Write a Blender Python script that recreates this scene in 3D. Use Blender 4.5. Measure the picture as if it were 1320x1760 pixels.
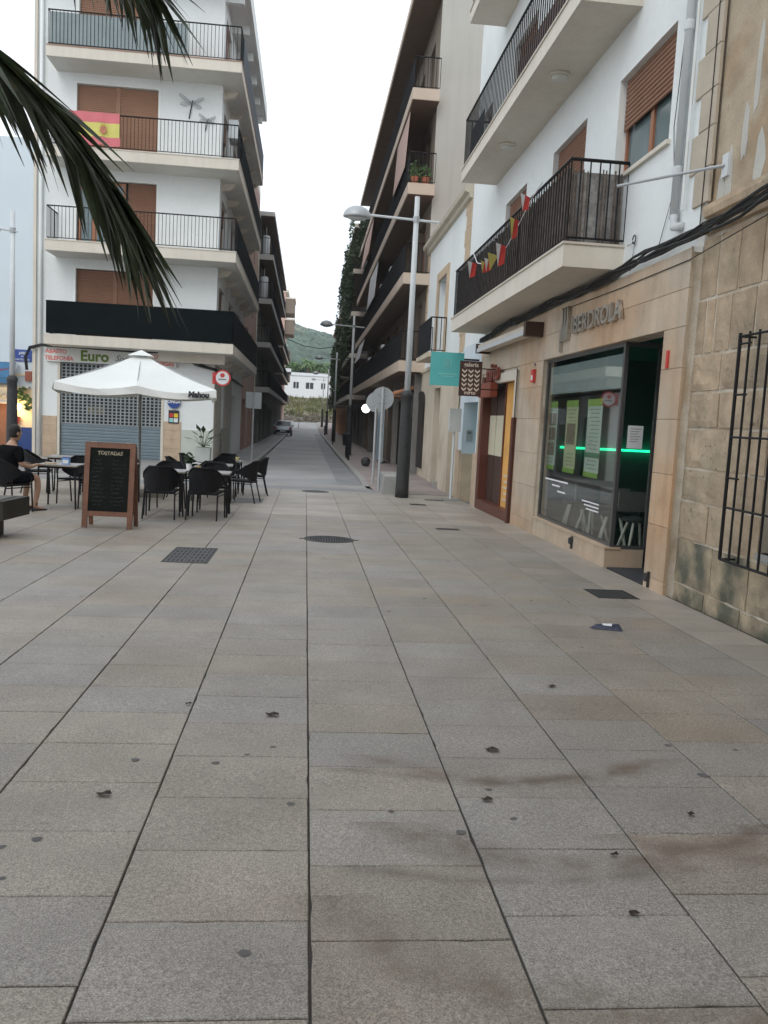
import bpy, math, random
from math import sin, cos, pi, radians, sqrt, floor
from mathutils import Vector, Matrix, noise as mn
random.seed(7)
for o in list(bpy.data.objects): bpy.data.objects.remove(o)
SC = bpy.context.scene
COL = SC.collection
# ------------------------------------------------------------------ camera
cam = bpy.data.cameras.new('camera'); camo = bpy.data.objects.new('camera', cam); COL.objects.link(camo)
cam.sensor_fit = 'HORIZONTAL'; cam.sensor_width = 36; cam.lens = 36*1449.08/1320
cam.clip_start = .05; cam.clip_end = 3000
yaw, pitch, roll = 9.68720659e-02, 1.06651208e-01, 5.10920454e-02
F_ = Vector((sin(yaw)*cos(pitch), cos(yaw)*cos(pitch), -sin(pitch)))
r_ = Vector((cos(yaw), -sin(yaw), 0)); u_ = r_.cross(F_)
r2 = cos(roll)*r_+sin(roll)*u_; u2 = -sin(roll)*r_+cos(roll)*u_
camo.matrix_world = Matrix(((r2.x, u2.x, -F_.x, 0), (r2.y, u2.y, -F_.y, 0), (r2.z, u2.z, -F_.z, 1.6), (0, 0, 0, 1)))
SC.camera = camo
# ------------------------------------------------------------------ world: bright overcast evening sky
W = bpy.data.worlds.new('World'); SC.world = W; W.use_nodes = True
nt = W.node_tree; nt.nodes.clear()
wo = nt.nodes.new('ShaderNodeOutputWorld'); bg = nt.nodes.new('ShaderNodeBackground')
sky = nt.nodes.new('ShaderNodeTexSky'); sky.sky_type = 'NISHITA'; sky.sun_disc = False
sky.sun_elevation = radians(38); sky.sun_rotation = radians(200)
hs = nt.nodes.new('ShaderNodeHueSaturation'); hs.inputs['Saturation'].default_value = .3; hs.inputs['Value'].default_value = 1.0
mx = nt.nodes.new('ShaderNodeMix'); mx.data_type = 'RGBA'; mx.inputs[0].default_value = .8
mx.inputs[7].default_value = (10.6, 11.3, 12.0, 1)
nt.links.new(sky.outputs[0], hs.inputs['Color']); nt.links.new(hs.outputs[0], mx.inputs[6])
nt.links.new(mx.outputs[2], bg.inputs[0]); bg.inputs[1].default_value = .12
nt.links.new(bg.outputs[0], wo.inputs[0])
sl = bpy.data.lights.new('sun', 'SUN'); sl.energy = .6; sl.angle = radians(25); sl.color = (1, .95, .88)
so = bpy.data.objects.new('sun', sl); COL.objects.link(so)
so.rotation_euler = (radians(52), 0, radians(-20))
SC.view_settings.view_transform = 'Standard'; SC.view_settings.look = 'None'
SC.view_settings.exposure = 0.18; SC.view_settings.gamma = 1; SC.view_settings.use_curve_mapping = False

# ------------------------------------------------------------------ materials
MATS = {}
def mat(name, col, rough=.8, var=.12, sc=3.0, sc2=40.0, bump=.0, bsc=60, metal=0, col2=None, c2sc=1.2, c2lo=.5, c2hi=.65,
        emit=0, trans=0, rand=0, fam=None, spec=None, speck=0, pits=0, pitsc=14, attr=False, streak=0, alpha=None, arcs=None):
    if name in MATS: return MATS[name]
    m = bpy.data.materials.new(name); m.use_nodes = True; N = m.node_tree.nodes; L = m.node_tree.links
    b = N['Principled BSDF']; b.inputs['Roughness'].default_value = rough; b.inputs['Metallic'].default_value = metal
    if spec is not None: b.inputs['Specular IOR Level'].default_value = spec
    geo = N.new('ShaderNodeNewGeometry')
    def noi(scale, det=3, vec=None):
        n = N.new('ShaderNodeTexNoise'); n.inputs['Scale'].default_value = scale; n.inputs['Detail'].default_value = det
        L.new(vec or geo.outputs['Position'], n.inputs['Vector']); return n
    def math_(op, a, bb, clamp=False):
        n = N.new('ShaderNodeMath'); n.operation = op; n.use_clamp = clamp
        for i, v in ((0, a), (1, bb)):
            if v is None: continue
            if isinstance(v, (int, float)): n.inputs[i].default_value = v
            else: L.new(v, n.inputs[i])
        return n.outputs[0]
    def ramp(v, lo, hi, a=0., bb=1.):
        n = N.new('ShaderNodeMapRange'); n.inputs[1].default_value = lo; n.inputs[2].default_value = hi
        n.inputs[3].default_value = a; n.inputs[4].default_value = bb; L.new(v, n.inputs[0]); return n.outputs[0]
    def mixc(f, a, bb):
        n = N.new('ShaderNodeMix'); n.data_type = 'RGBA'
        if isinstance(f, float): n.inputs[0].default_value = f
        else: L.new(f, n.inputs[0])
        for i, v in ((6, a), (7, bb)):
            if isinstance(v, tuple): n.inputs[i].default_value = (*v, 1)
            else: L.new(v, n.inputs[i])
        return n.outputs[2]
    cur = tuple(col)
    if col2:
        cur = mixc(ramp(noi(c2sc, 5).outputs[0], c2lo, c2hi), cur, tuple(col2))
    if fam:
        oi2 = N.new('ShaderNodeObjectInfo'); h_ = math_('FRACT', math_('MULTIPLY', oi2.outputs['Random'], 7.31), None)
        cur = mixc(ramp(h_, .2, 1.0, 0, .85), cur, fam)
    if var > 0:
        a = ramp(noi(sc, 4).outputs[0], .3, .7, 1-var, 1+var)
        c = ramp(noi(sc2, 2).outputs[0], .3, .7, 1-var*.6, 1+var*.6)
        v = math_('MULTIPLY', a, c)
        if streak:
            mp = N.new('ShaderNodeMapping'); mp.inputs['Scale'].default_value = (7, 7, .35)
            L.new(geo.outputs['Position'], mp.inputs['Vector'])
            s = noi(1, 4, mp.outputs[0])
            v = math_('MULTIPLY', v, ramp(s.outputs[0], .45, .75, 1, 1-streak))
        if speck:
            v = math_('MULTIPLY', v, ramp(noi(170, 2).outputs[0], .32, .68, 1-speck, 1+speck)); v = math_('MULTIPLY', v, ramp(noi(60, 3).outputs[0], .3, .7, 1-speck*.4, 1+speck*.4))
        if rand:
            oi = N.new('ShaderNodeObjectInfo')
            v = math_('MULTIPLY', v, ramp(oi.outputs['Random'], 0, 1, 1-rand, 1+rand))
        if attr:
            at = N.new('ShaderNodeAttribute'); at.attribute_name = 'tone'
            v = math_('MULTIPLY', v, at.outputs['Fac'])
        mm = N.new('ShaderNodeVectorMath'); mm.operation = 'SCALE'
        if isinstance(cur, tuple): mm.inputs[0].default_value = cur
        else: L.new(cur, mm.inputs[0])
        L.new(v, mm.inputs['Scale']); cur = mm.outputs[0]
    if arcs:      # rust coloured tidemarks left by puddles, each an arc on the ground
        xyz = N.new('ShaderNodeSeparateXYZ'); L.new(geo.outputs['Position'], xyz.inputs[0])
        wob = ramp(noi(1.6, 2).outputs[0], .3, .7, -.05, .05)
        for (cx, cy, rr, ww, sx, colr, y0, y1, st) in arcs:
            dx = math_('MULTIPLY', math_('SUBTRACT', xyz.outputs[0], cx), sx); dy = math_('SUBTRACT', xyz.outputs[1], cy)
            d = math_('SQRT', math_('ADD', math_('MULTIPLY', dx, dx), math_('MULTIPLY', dy, dy)), None)
            d = math_('ABSOLUTE', math_('SUBTRACT', math_('ADD', d, wob), rr), None)
            f = ramp(d, 0, ww, 1, 0)
            f = math_('MULTIPLY', f, math_('MULTIPLY', math_('GREATER_THAN', xyz.outputs[1], y0), math_('LESS_THAN', xyz.outputs[1], y1)))
            f = math_('MULTIPLY', f, ramp(noi(7, 5).outputs[0], .35, .65, .25*st, min(1, st*1.35)), clamp=True)
            cur = mixc(f, cur, colr)
    if pits:
        p = noi(pitsc, 2); q = noi(1.1, 2)
        f = math_('MULTIPLY', ramp(p.outputs[0], .66, .72), ramp(q.outputs[0], .45, .6), clamp=True)
        cur = mixc(math_('MULTIPLY', f, pits), cur if not isinstance(cur, tuple) else cur, tuple(x*.25 for x in col))
    if isinstance(cur, tuple): b.inputs['Base Color'].default_value = (*cur, 1)
    else: L.new(cur, b.inputs['Base Color'])
    if bump:
        bn = N.new('ShaderNodeBump'); bn.inputs['Strength'].default_value = bump; bn.inputs['Distance'].default_value = .01
        L.new(noi(bsc, 4).outputs[0], bn.inputs['Height']); L.new(bn.outputs[0], b.inputs['Normal'])
    if emit:
        b.inputs['Emission Color'].default_value = (*col, 1); b.inputs['Emission Strength'].default_value = emit
    if trans:
        b.inputs['Transmission Weight'].default_value = trans; b.inputs['IOR'].default_value = 1.3
    if alpha is not None: b.inputs['Alpha'].default_value = alpha
    MATS[name] = m; return m
ARCS = [(1.12, 4.45, .72, .11, .75, (.13, .085, .06), 3.4, 4.02, .6),
        (1.18, 3.62, .66, .12, .72, (.12, .08, .058), 2.7, 3.3, .65), (2.05, 3.55, .62, .09, .72, (.13, .085, .065), 2.7, 3.2, .5),
        (1.22, 3.05, .95, .16, .85, (.12, .09, .062), 1.9, 2.75, .6), (.95, 3.45, .62, .06, .5, (.11, .085, .065), 2.6, 2.95, .5), (.95, 4.35, .62, .06, .5, (.11, .085, .065), 3.5, 3.85, .5)]
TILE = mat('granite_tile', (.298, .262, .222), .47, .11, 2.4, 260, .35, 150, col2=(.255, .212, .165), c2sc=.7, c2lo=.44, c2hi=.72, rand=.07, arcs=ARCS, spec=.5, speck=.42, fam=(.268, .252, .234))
TILEF = mat('granite_tile_far_lit', (.355, .318, .280), .47, .11, 2.4, 260, .2, 150, col2=(.285, .25, .205), c2sc=.7, c2lo=.44, c2hi=.72, attr=True, spec=.5, speck=.2)  # paler than the near slabs: brighter far light put into the colour
JOINT = mat('joint_dirt', (.06, .055, .05), .95, .2)
GROUND = mat('ground_concrete', (.22, .21, .20), .9, .15, .5)
ROAD = mat('road_asphalt', (.36, .36, .355), .7, .12, .5, 90, .2, 90, col2=(.26, .26, .26), c2sc=.3, c2lo=.45, c2hi=.7)
ROADP = mat('road_patch', (.24, .245, .25), .7, .15, 1, 80, .1)
KERB = mat('kerb_stone', (.33, .32, .31), .8, .12, 2, 60, .1)
WALKR = mat('red_pavement', (.30, .255, .24), .85, .14, 1, 60, .1)
WALKL = mat('grey_pavement', (.27, .265, .26), .85, .14, 1, 60, .1)
WHITE = mat('white_render', (.78, .81, .81), .85, .035, .6, 12, .1, 30, col2=(.68, .71, .70), c2sc=.35, c2lo=.5, c2hi=.8)
WHITE2 = mat('white_render_warm', (.76, .76, .72), .85, .04, .8, 50, .06, 30, streak=.10)
BLUEW = mat('bluish_render', (.62, .69, .74), .85, .03, .8, 50, .05, 30)
CREAM = mat('cream_slab', (.66, .61, .53), .8, .05, 1.2, 40, .04, 30, streak=.08)
SOFFIT = mat('soffit_paint', (.62, .62, .58), .85, .04)
GREYR = mat('grey_render', (.46, .45, .41), .9, .05, .7, 30, .1, 30, streak=.07)
BROWNW = mat('brown_wall', (.20, .16, .125), .9, .1, 1, 30)  # toned down to take in some of the deep balcony shade
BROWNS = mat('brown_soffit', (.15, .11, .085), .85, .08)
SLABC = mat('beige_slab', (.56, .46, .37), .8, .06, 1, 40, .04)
PINKB = mat('pink_brick', (.42, .28, .23), .9, .1, 2, 60, .2)
DGREY = mat('dark_grey_wall', (.20, .19, .18), .85, .1, 1)
BEIGE = mat('beige_render', (.60, .53, .42), .85, .08, 1.2, 60, .2, 40, col2=(.50, .42, .32), c2sc=.9, streak=.10)
STONE = mat('sandstone', (.42, .32, .222), .9, .20, 4, 70, .9, 18, col2=(.34, .28, .20), c2sc=1.1, rand=.13, pits=.8)
MORTAR = mat('lime_mortar', (.56, .50, .41), .95, .14, 5, 60, .5, 50, col2=(.44,.35,.25), c2sc=1.6)
STONEM = mat('mossy_sandstone', (.40, .32, .22), .9, .2, 4, 70, .6, 28, col2=(.11, .11, .08), c2sc=2.6, c2lo=.38, c2hi=.62, pits=.5)
PLAST = mat('peeling_plaster', (.42, .345, .255), .95, .14, 3, 50, .9, 9, col2=(.36, .27, .18), c2sc=1.3, c2lo=.45, c2hi=.55, pits=.5, pitsc=9)
PATCH = mat('plaster_patch', (.48, .47, .43), .9, .08)
CLAD = mat('travertine_cladding', (.50, .415, .32), .6, .10, 3, 60, .2, 50, col2=(.50, .32, .19), c2sc=.55, c2lo=.45, c2hi=.68, rand=.08, pits=.45, pitsc=22, streak=.16)
TRAV = mat('travertine_plinth', (.50, .38, .27), .6, .14, 4, 60, .1, 40)
WOODR = mat('shutter_brown', (.22, .105, .06), .6, .08, 2, 60)
WOODF = mat('window_wood', (.33, .14, .07), .5, .1, 6, 60)
WOODA = mat('board_wood', (.17, .075, .045), .5, .2, 8, 60, .1)
DWOOD = mat('dark_wood_bench', (.022, .020, .014), .6, .2, 5, 60, .2)
IRON = mat('black_iron', (.012, .012, .014), .6, .1, spec=.25)
MESHB = mat('black_screen_fabric', (.006, .009, .010), .95, .25, 2, 30, .1, spec=.05)
MESHG = mat('grey_screen_fabric', (.26, .31, .32), .8, .08, 2, 30)
MESHN = mat('navy_screen_fabric', (.05, .065, .085), .8, .1, 2, 30)
REED = mat('brown_reed', (.14, .11, .09), .85, .45, 9, 120, .3, 60)
GALV = mat('galvanised_steel', (.42, .44, .46), .45, .06, metal=.3)
LGREY = mat('light_grey_paint', (.60, .63, .65), .55, .04)
STEEL = mat('brushed_steel', (.55, .52, .47), .35, .08, 12, metal=.85)
CAST = mat('cast_iron', (.030, .031, .032), .6, .2, 10)
RUBB = mat('black_cable', (.012, .012, .013), .6, .1)
DGLASS = mat('dark_glass', (.03, .036, .04), .08, 0, spec=.6)
BGLASS = mat('bluish_glass', (.13, .18, .19), .08, 0, spec=.6)
GLASS = mat('clear_glass', (.9, .97, .95), .02, 0, trans=1.0)
MATS['clear_glass'].node_tree.nodes['Principled BSDF'].inputs['IOR'].default_value = 1.5
DARKI = mat('dark_interior', (.035, .042, .04), .8, .1)
FLOORD = mat('dark_mat', (.04, .04, .045), .9, .2, 20)
PAPER = mat('white_paper', (.72, .74, .76), .7, .03)
POSTY = mat('poster_yellowgreen', (.74, .74, .44), .6, .08, 6)
POSTG = mat('poster_pale_green', (.72, .80, .70), .6, .06, 6)
POSTL = mat('poster_lime', (.34, .56, .08), .6, .03)
POSTB = mat('poster_picture', (.30, .22, .14), .6, .5, 18, 60)
LED = mat('green_led', (.02, 1.0, .45), .5, 0, emit=1.6)
GLOBE = mat('lit_globe', (1, .97, .9), .5, 0, emit=6)
WARM = mat('warm_lit_wall', (.80, .66, .45), .8, .05)
ORNG = mat('painted_door_glow', (.76, .40, .11), .5, .12, 3)  # warm light from inside is put into this bright orange
MAROON = mat('maroon_frame', (.115, .035, .022), .45, .08)
DBROWN = mat('dark_brown_panel', (.055, .028, .02), .5, .1)
CREAMP = mat('cream_panel', (.60, .56, .42), .5, .03)
TURQ = mat('turquoise_sign', (.10, .46, .46), .5, .03)
TURQL = mat('pale_turquoise', (.30, .62, .60), .5, 0)
SIGNB = mat('dark_brown_sign', (.05, .02, .017), .5, .05)
SIGNC = mat('cream_print', (.62, .56, .48), .6, 0)
RED = mat('red_plastic', (.55, .05, .045), .5, .04)
PINKR = mat('pinkish_red_print', (.70, .18, .16), .6, 0)
GREENP = mat('olive_green_print', (.12, .20, .02), .6, 0)
BLUEP = mat('blue_sign', (.02, .06, .28), .5, .03)
BLUED = mat('blue_dado', (.015, .05, .20), .7, .08)
CANV = mat('white_canvas', (.76, .78, .76), .8, .03, 2, 60)
BLACKP = mat('black_print', (.02, .02, .03), .6, 0)
RATT = mat('dark_rattan', (.009, .009, .011), .65, .3, 30, 120, .5, 120, spec=.2)
TABT = mat('pale_table_top', (.42, .42, .43), .35, .06, 4)
CHALKB = mat('slate_board', (.008, .010, .009), .8, .3, 5, spec=.1)
CHALK = mat('chalk', (.13, .13, .12), .95, .3, 20)
CHALKH = mat('chalk_heading', (.30, .27, .20), .95, .3, 20)
SKIN = mat('skin', (.42, .25, .17), .5, .06, 8)
HAIR = mat('dark_hair', (.012, .01, .009), .7, .3, 60)
TSHIRT = mat('black_cotton', (.006, .006, .007), .95, .2, 8, spec=.05)
SHORTS = mat('navy_shorts', (.010, .011, .018), .95, .2, 8, spec=.05)
LEAF = mat('palm_leaf', (.034, .052, .024), .45, .35, 5, 30, rand=.5, col2=(.12, .10, .04), c2sc=9, c2lo=.64, c2hi=.74)
RACH = mat('palm_rachis', (.05, .06, .02), .6, .2, 5)
BARK = mat('bark', (.13, .09, .06), .95, .3, 6, 60, .8)
LEAFD = mat('dark_foliage', (.035, .06, .025), .8, .35, 2, 30)
LEAFM = mat('green_foliage', (.10, .17, .06), .8, .35, .6, 20)
LEAFO = mat('olive_foliage', (.13, .14, .05), .8, .3, .3, 10)
LEAFH = mat('hill_scrub', (.085, .125, .095), .95, .45, .06, .5, col2=(.17, .16, .115), c2sc=.05, c2lo=.52, c2hi=.64)  # bluish tint puts some distance haze into the colour
EARTH = mat('earth_bank', (.20, .17, .11), .95, .25, .3, 4, .6, 5, col2=(.09, .11, .045), c2sc=.25)
ROCK = mat('bank_rocks', (.24, .21, .17), .95, .3, 1, 10)
FLEAF = mat('fallen_leaf', (.035, .022, .014), .8, .3, 60)
SPOT = mat('gum_spot', (.115, .11, .108), .85, .1, 40)
TERRA = mat('terracotta', (.40, .13, .07), .8, .1)
CARP = mat('silver_car_paint', (.55, .58, .62), .3, .03, metal=.5)
TYRE = mat('tyre_rubber', (.02, .02, .02), .8, .1)
TAILR = mat('rear_light_red', (.35, .02, .02), .3, 0)
YEL = mat('yellow_print', (.75, .55, .04), .6, .02)
FLAGR = mat('flag_red', (.62, .17, .19), .8, .05)
FLAGY = mat('flag_yellow', (.62, .57, .16), .8, .05)
FRED = mat('bunting_red', (.60, .06, .05), .7, .05)
SHUTT = mat('steel_shutter', (.17, .22, .25), .5, .08, 3, metal=.2)
SHUTD = mat('shop_behind_shutter', (.03, .035, .04), .8, .2, 4)
PBLUE = mat('pale_blue_panel', (.42, .55, .64), .5, .05)
PINKF = mat('faded_pink_canvas', (.52, .36, .31), .85, .06)
ORC = mat('orange_render', (.52, .29, .16), .9, .06)
CONC = mat('concrete_block', (.30, .30, .285), .9, .12, 4, 60, .3)
CURT = mat('curtain_cloth', (.45, .46, .45), .9, .15, 8)

# ------------------------------------------------------------------ mesh helpers
ORG = {}
class MB:
    def __init__(s): s.v = []; s.f = []; s.m = []; s.t = []
    def face(s, pts, mi=0, tone=None):
        n = len(s.v); s.v += [tuple(p) for p in pts]; s.f.append(tuple(range(n, n+len(pts)))); s.m.append(mi); s.t.append(tone or 1.0); return s
    def add(s, vs, fs, mi=0):
        n = len(s.v); s.v += [tuple(p) for p in vs]
        for f in fs: s.f.append(tuple(n+i for i in f)); s.m.append(mi); s.t.append(1.0)
        return s
    def box(s, x0, x1, y0, y1, z0, z1, mi=0):
        x0, x1 = sorted((x0, x1)); y0, y1 = sorted((y0, y1)); z0, z1 = sorted((z0, z1))
        return s.add([(x0,y0,z0),(x1,y0,z0),(x1,y1,z0),(x0,y1,z0),(x0,y0,z1),(x1,y0,z1),(x1,y1,z1),(x0,y1,z1)],
                     [(0,3,2,1),(4,5,6,7),(0,1,5,4),(1,2,6,5),(2,3,7,6),(3,0,4,7)], mi)
    def abox(s, ax, c0, c1, a0, a1, z0, z1, mi=0):
        return s.box(c0, c1, a0, a1, z0, z1, mi) if ax == 'x' else s.box(a0, a1, c0, c1, z0, z1, mi)
    def cham(s, ax, c, back, a0, a1, z0, z1, ch=.012, mi=0):    # block: front at c, back at 'back', chamfered front edges
        P = (lambda cc, a, z: (cc, a, z)) if ax == 'x' else (lambda cc, a, z: (a, cc, z))
        d = ch if back > c else -ch
        vs = []
        for cc, e in ((c, ch), (c+d, 0), (back, 0)):
            vs += [P(cc, a0+e, z0+e), P(cc, a1-e, z0+e), P(cc, a1-e, z1-e), P(cc, a0+e, z1-e)]
        fs = [(0,1,2,3)]
        for k in (0, 4):
            for i in range(4): j = (i+1) % 4; fs.append((k+i, k+j, k+4+j, k+4+i))
        return s.add(vs, fs, mi)
    def rot(s, c, half, M, mi=0):
        vs = [Vector(c)+M@Vector((sx*half[0], sy*half[1], sz*half[2])) for sz in (-1, 1) for sx, sy in ((-1,-1),(1,-1),(1,1),(-1,1))]
        return s.add(vs, [(0,3,2,1),(4,5,6,7),(0,1,5,4),(1,2,6,5),(2,3,7,6),(3,0,4,7)], mi)
    def tube(s, pts, r, n=6, r2=None, mi=0):
        pts = [Vector(p) for p in pts]; k = len(pts); rings = []
        for i, p in enumerate(pts):
            d = (pts[min(i+1, k-1)]-pts[max(i-1, 0)]).normalized()
            a = Vector((0, 0, 1)) if abs(d.z) < .9 else Vector((1, 0, 0))
            u = d.cross(a).normalized(); v = d.cross(u)
            rr = r if r2 is None else r+(r2-r)*i/(k-1)
            rings.append([p+u*rr*cos(2*pi*j/n)+v*rr*sin(2*pi*j/n) for j in range(n)])
        vs = [q for R in rings for q in R]; fs = []
        for i in range(k-1):
            for j in range(n): fs.append((i*n+j, i*n+(j+1) % n, (i+1)*n+(j+1) % n, (i+1)*n+j))
        fs.append(tuple(range(n-1, -1, -1))); fs.append(tuple((k-1)*n+j for j in range(n)))
        return s.add(vs, fs, mi)
    def lathe(s, prof, c, n=16, mi=0, sx=1, sy=1):
        c = Vector(c); vs = []; fs = []
        for r, z in prof:
            for j in range(n): vs.append((c.x+sx*r*cos(2*pi*j/n), c.y+sy*r*sin(2*pi*j/n), c.z+z))
        for i in range(len(prof)-1):
            for j in range(n): fs.append((i*n+j, i*n+(j+1) % n, (i+1)*n+(j+1) % n, (i+1)*n+j))
        fs.append(tuple(range(n-1, -1, -1))); fs.append(tuple((len(prof)-1)*n+j for j in range(n)))
        return s.add(vs, fs, mi)
    def prism(s, poly, ax, a0, a1, mi=0):     # poly of 2D points; ax = axis extruded
        def P(p, a): return {'x': (a, p[0], p[1]), 'y': (p[0], a, p[1]), 'z': (p[0], p[1], a)}[ax]
        n = len(poly); vs = [P(p, a0) for p in poly]+[P(p, a1) for p in poly]
        fs = [tuple(range(n)), tuple(range(2*n-1, n-1, -1))]+[(i, (i+1) % n, n+(i+1) % n, n+i) for i in range(n)]
        return s.add(vs, fs, mi)
    def mesh(s, name, mats, smooth=False, org=(0, 0, 0)):
        me = bpy.data.meshes.new(name); o = Vector(org)
        me.from_pydata([tuple(Vector(v)-o) for v in s.v], [], s.f)
        for m in (mats if isinstance(mats, (list, tuple)) else [mats]):
            if m: me.materials.append(m)
        me.polygons.foreach_set('material_index', s.m)
        if smooth: me.polygons.foreach_set('use_smooth', [True]*len(s.f))
        if any(t != 1.0 for t in s.t):
            a = me.attributes.new('tone', 'FLOAT', 'FACE'); a.data.foreach_set('value', s.t)
        me.update(); return me
    def build(s, name, mats, parent=None, smooth=False, kind=None, label=None, world=True):
        org = ORG.get(parent.name, (0, 0, 0)) if (parent and world) else (0, 0, 0)
        o = bpy.data.objects.new(name, s.mesh(name, mats, smooth, org)); COL.objects.link(o)
        if parent: o.parent = parent; ORG[o.name] = org
        if kind: o['kind'] = kind
        if label: o['label'] = label
        return o
def thing(name, label, cat, loc=(0, 0, 0), rz=0, group=None):
    o = bpy.data.objects.new(name, None); COL.objects.link(o); o.empty_display_size = .2
    o.location = loc; o.rotation_euler = (0, 0, rz); o['label'] = label; o['category'] = cat
    if group: o['group'] = group
    ORG[o.name] = tuple(loc); return o
def tag(o, label, cat, group=None):
    o['label'] = label; o['category'] = cat
    if group: o['group'] = group
    return o
def structure(o, label=None):
    o['kind'] = 'structure'
    if label: o['label'] = label
    return o
def copy_tree(o, parent=None):
    c = o.copy(); COL.objects.link(c)
    if parent: c.parent = parent
    for ch in [x for x in ALLC.get(o.name, o.children)]: copy_tree(ch, c)
    return c
ALLC = {}
def gz(y):
    P = [(-20, .236), (0, 0), (25, -.295), (45, -.37), (70, -.36), (100, -.25), (120, .1), (131, .9), (160, 1.1), (500, 1.1)]
    for (a, za), (b, zb) in zip(P, P[1:]):
        if y <= b: return za+(zb-za)*(y-a)/(b-a)
    return P[-1][1]
def strip(name, x0, x1, ys, off, m, thick=0, label=None):
    b = MB()
    for a, c in zip(ys, ys[1:]):
        oa, oc = (off(a), off(c)) if callable(off) else (off, off)
        za, zc = gz(a)+oa, gz(c)+oc
        b.face([(x0, a, za), (x1, a, za), (x1, c, zc), (x0, c, zc)])
        if thick:
            b.face([(x0, a, za-thick), (x0, a, za), (x0, c, zc), (x0, c, zc-thick)])
            b.face([(x1, a, za), (x1, a, za-thick), (x1, c, zc-thick), (x1, c, zc)])
    return structure(b.build(name, m), label)
_txt = {}
def text(s, size, loc, face, m, name, parent=None, ext=.004, align='CENTER', bold=0, sx=1.0, label=None, shear=0):
    cu = bpy.data.curves.new('t', 'FONT'); cu.body = s; cu.size = size; cu.extrude = ext; cu.align_x = align
    cu.offset = bold; cu.resolution_u = 3; cu.shear = shear
    to = bpy.data.objects.new('t', cu); COL.objects.link(to)
    dg = bpy.context.evaluated_depsgraph_get(); me = bpy.data.meshes.new_from_object(to.evaluated_get(dg))
    bpy.data.objects.remove(to)
    X, Y, Z = {'front': ((1,0,0),(0,0,1),(0,-1,0)), 'left': ((0,-1,0),(0,0,1),(-1,0,0)), 'right': ((0,1,0),(0,0,1),(1,0,0))}[face]
    org = Vector(ORG.get(parent.name, (0,0,0))) if parent else Vector((0,0,0))
    for v in me.vertices:
        p = v.co; q = Vector(X)*p.x*sx+Vector(Y)*p.y+Vector(Z)*p.z+Vector(loc)-org; v.co = q
    me.materials.clear(); me.materials.append(m); me.update()
    o = bpy.data.objects.new(name, me); COL.objects.link(o)
    if parent: o.parent = parent; ORG[o.name] = tuple(org)
    if label: o['label'] = label
    return o
def wall(mb, ax, n, c, a0, a1, z0, z1, ops, depth=.25, mi=0):
    A = sorted({a0, a1, *[v for o in ops for v in o[:2] if a0 < v < a1]}); Z = sorted({z0, z1, *[v for o in ops for v in o[2:4] if z0 < v < z1]})
    P = (lambda cc, a, z: (cc, a, z)) if ax == 'x' else (lambda cc, a, z: (a, cc, z))
    for i in range(len(A)-1):
        for j in range(len(Z)-1):
            am, zm = (A[i]+A[i+1])/2, (Z[j]+Z[j+1])/2
            if any(o[0] < am < o[1] and o[2] < zm < o[3] for o in ops): continue
            mb.face([P(c, A[i], Z[j]), P(c, A[i+1], Z[j]), P(c, A[i+1], Z[j+1]), P(c, A[i], Z[j+1])], mi)
    b = c-n*depth
    for o in ops:
        d = c-n*(o[4] if len(o) > 4 else depth)
        for (p, q) in (((o[0], o[2]), (o[1], o[2])), ((o[1], o[2]), (o[1], o[3])), ((o[1], o[3]), (o[0], o[3])), ((o[0], o[3]), (o[0], o[2]))):
            mb.face([P(c, *p), P(c, *q), P(d, *q), P(d, *p)], mi)
def slats(mb, ax, c, n, a0, a1, z0, z1, step=.06, mi=0):
    k = max(1, int((z1-z0)/step)); st = (z1-z0)/k
    P = (lambda cc, a, z: (cc, a, z)) if ax == 'x' else (lambda cc, a, z: (a, cc, z))
    for i in range(k):
        z = z0+i*st
        for (za, ca, zb, cb) in ((z, c, z+st*.2, c+n*.014), (z+st*.2, c+n*.014, z+st*.8, c+n*.014), (z+st*.8, c+n*.014, z+st, c)):
            mb.face([P(ca, a0, za), P(ca, a1, za), P(cb, a1, zb), P(cb, a0, zb)], mi)
def railing(parent, pts, h, z0=0, step=.12, r=.009, m=None, indiv=None, extra_mid=False, name='railing'):
    m = m or IRON; R = MB(); B = MB(); pts = [Vector(p) for p in pts]
    for a, b in zip(pts, pts[1:]):
        R.tube([a+Vector((0,0,h)), b+Vector((0,0,h))], .022, 6); R.tube([a+Vector((0,0,.06)), b+Vector((0,0,.06))], .014, 4)
        if extra_mid: R.tube([a+Vector((0,0,h-.14)), b+Vector((0,0,h-.14))], .012, 4)
        L = (b-a).length; k = max(2, int(L/step))
        for i in range(k+1):
            p = a.lerp(b, i/k); p1 = p+Vector((0,0,.06)); p2 = p+Vector((0,0,h))
            if indiv is not None: indiv.append((p1, p2))
            else: B.tube([p1, p2], r, 4)
    R.build('handrail', m, parent)
    if indiv is None: B.build('baluster', m, parent, kind='stuff')
    else:
        d = (indiv[0][1]-indiv[0][0]); g = MB().tube([(0,0,0), (0,0,d.z)], r, 6)
        org = Vector(ORG.get(parent.name, (0,0,0))); me = g.mesh('baluster', m)
        for p1, p2 in indiv:
            o = bpy.data.objects.new('baluster', me); COL.objects.link(o); o.parent = parent; o.location = p1-org
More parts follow.
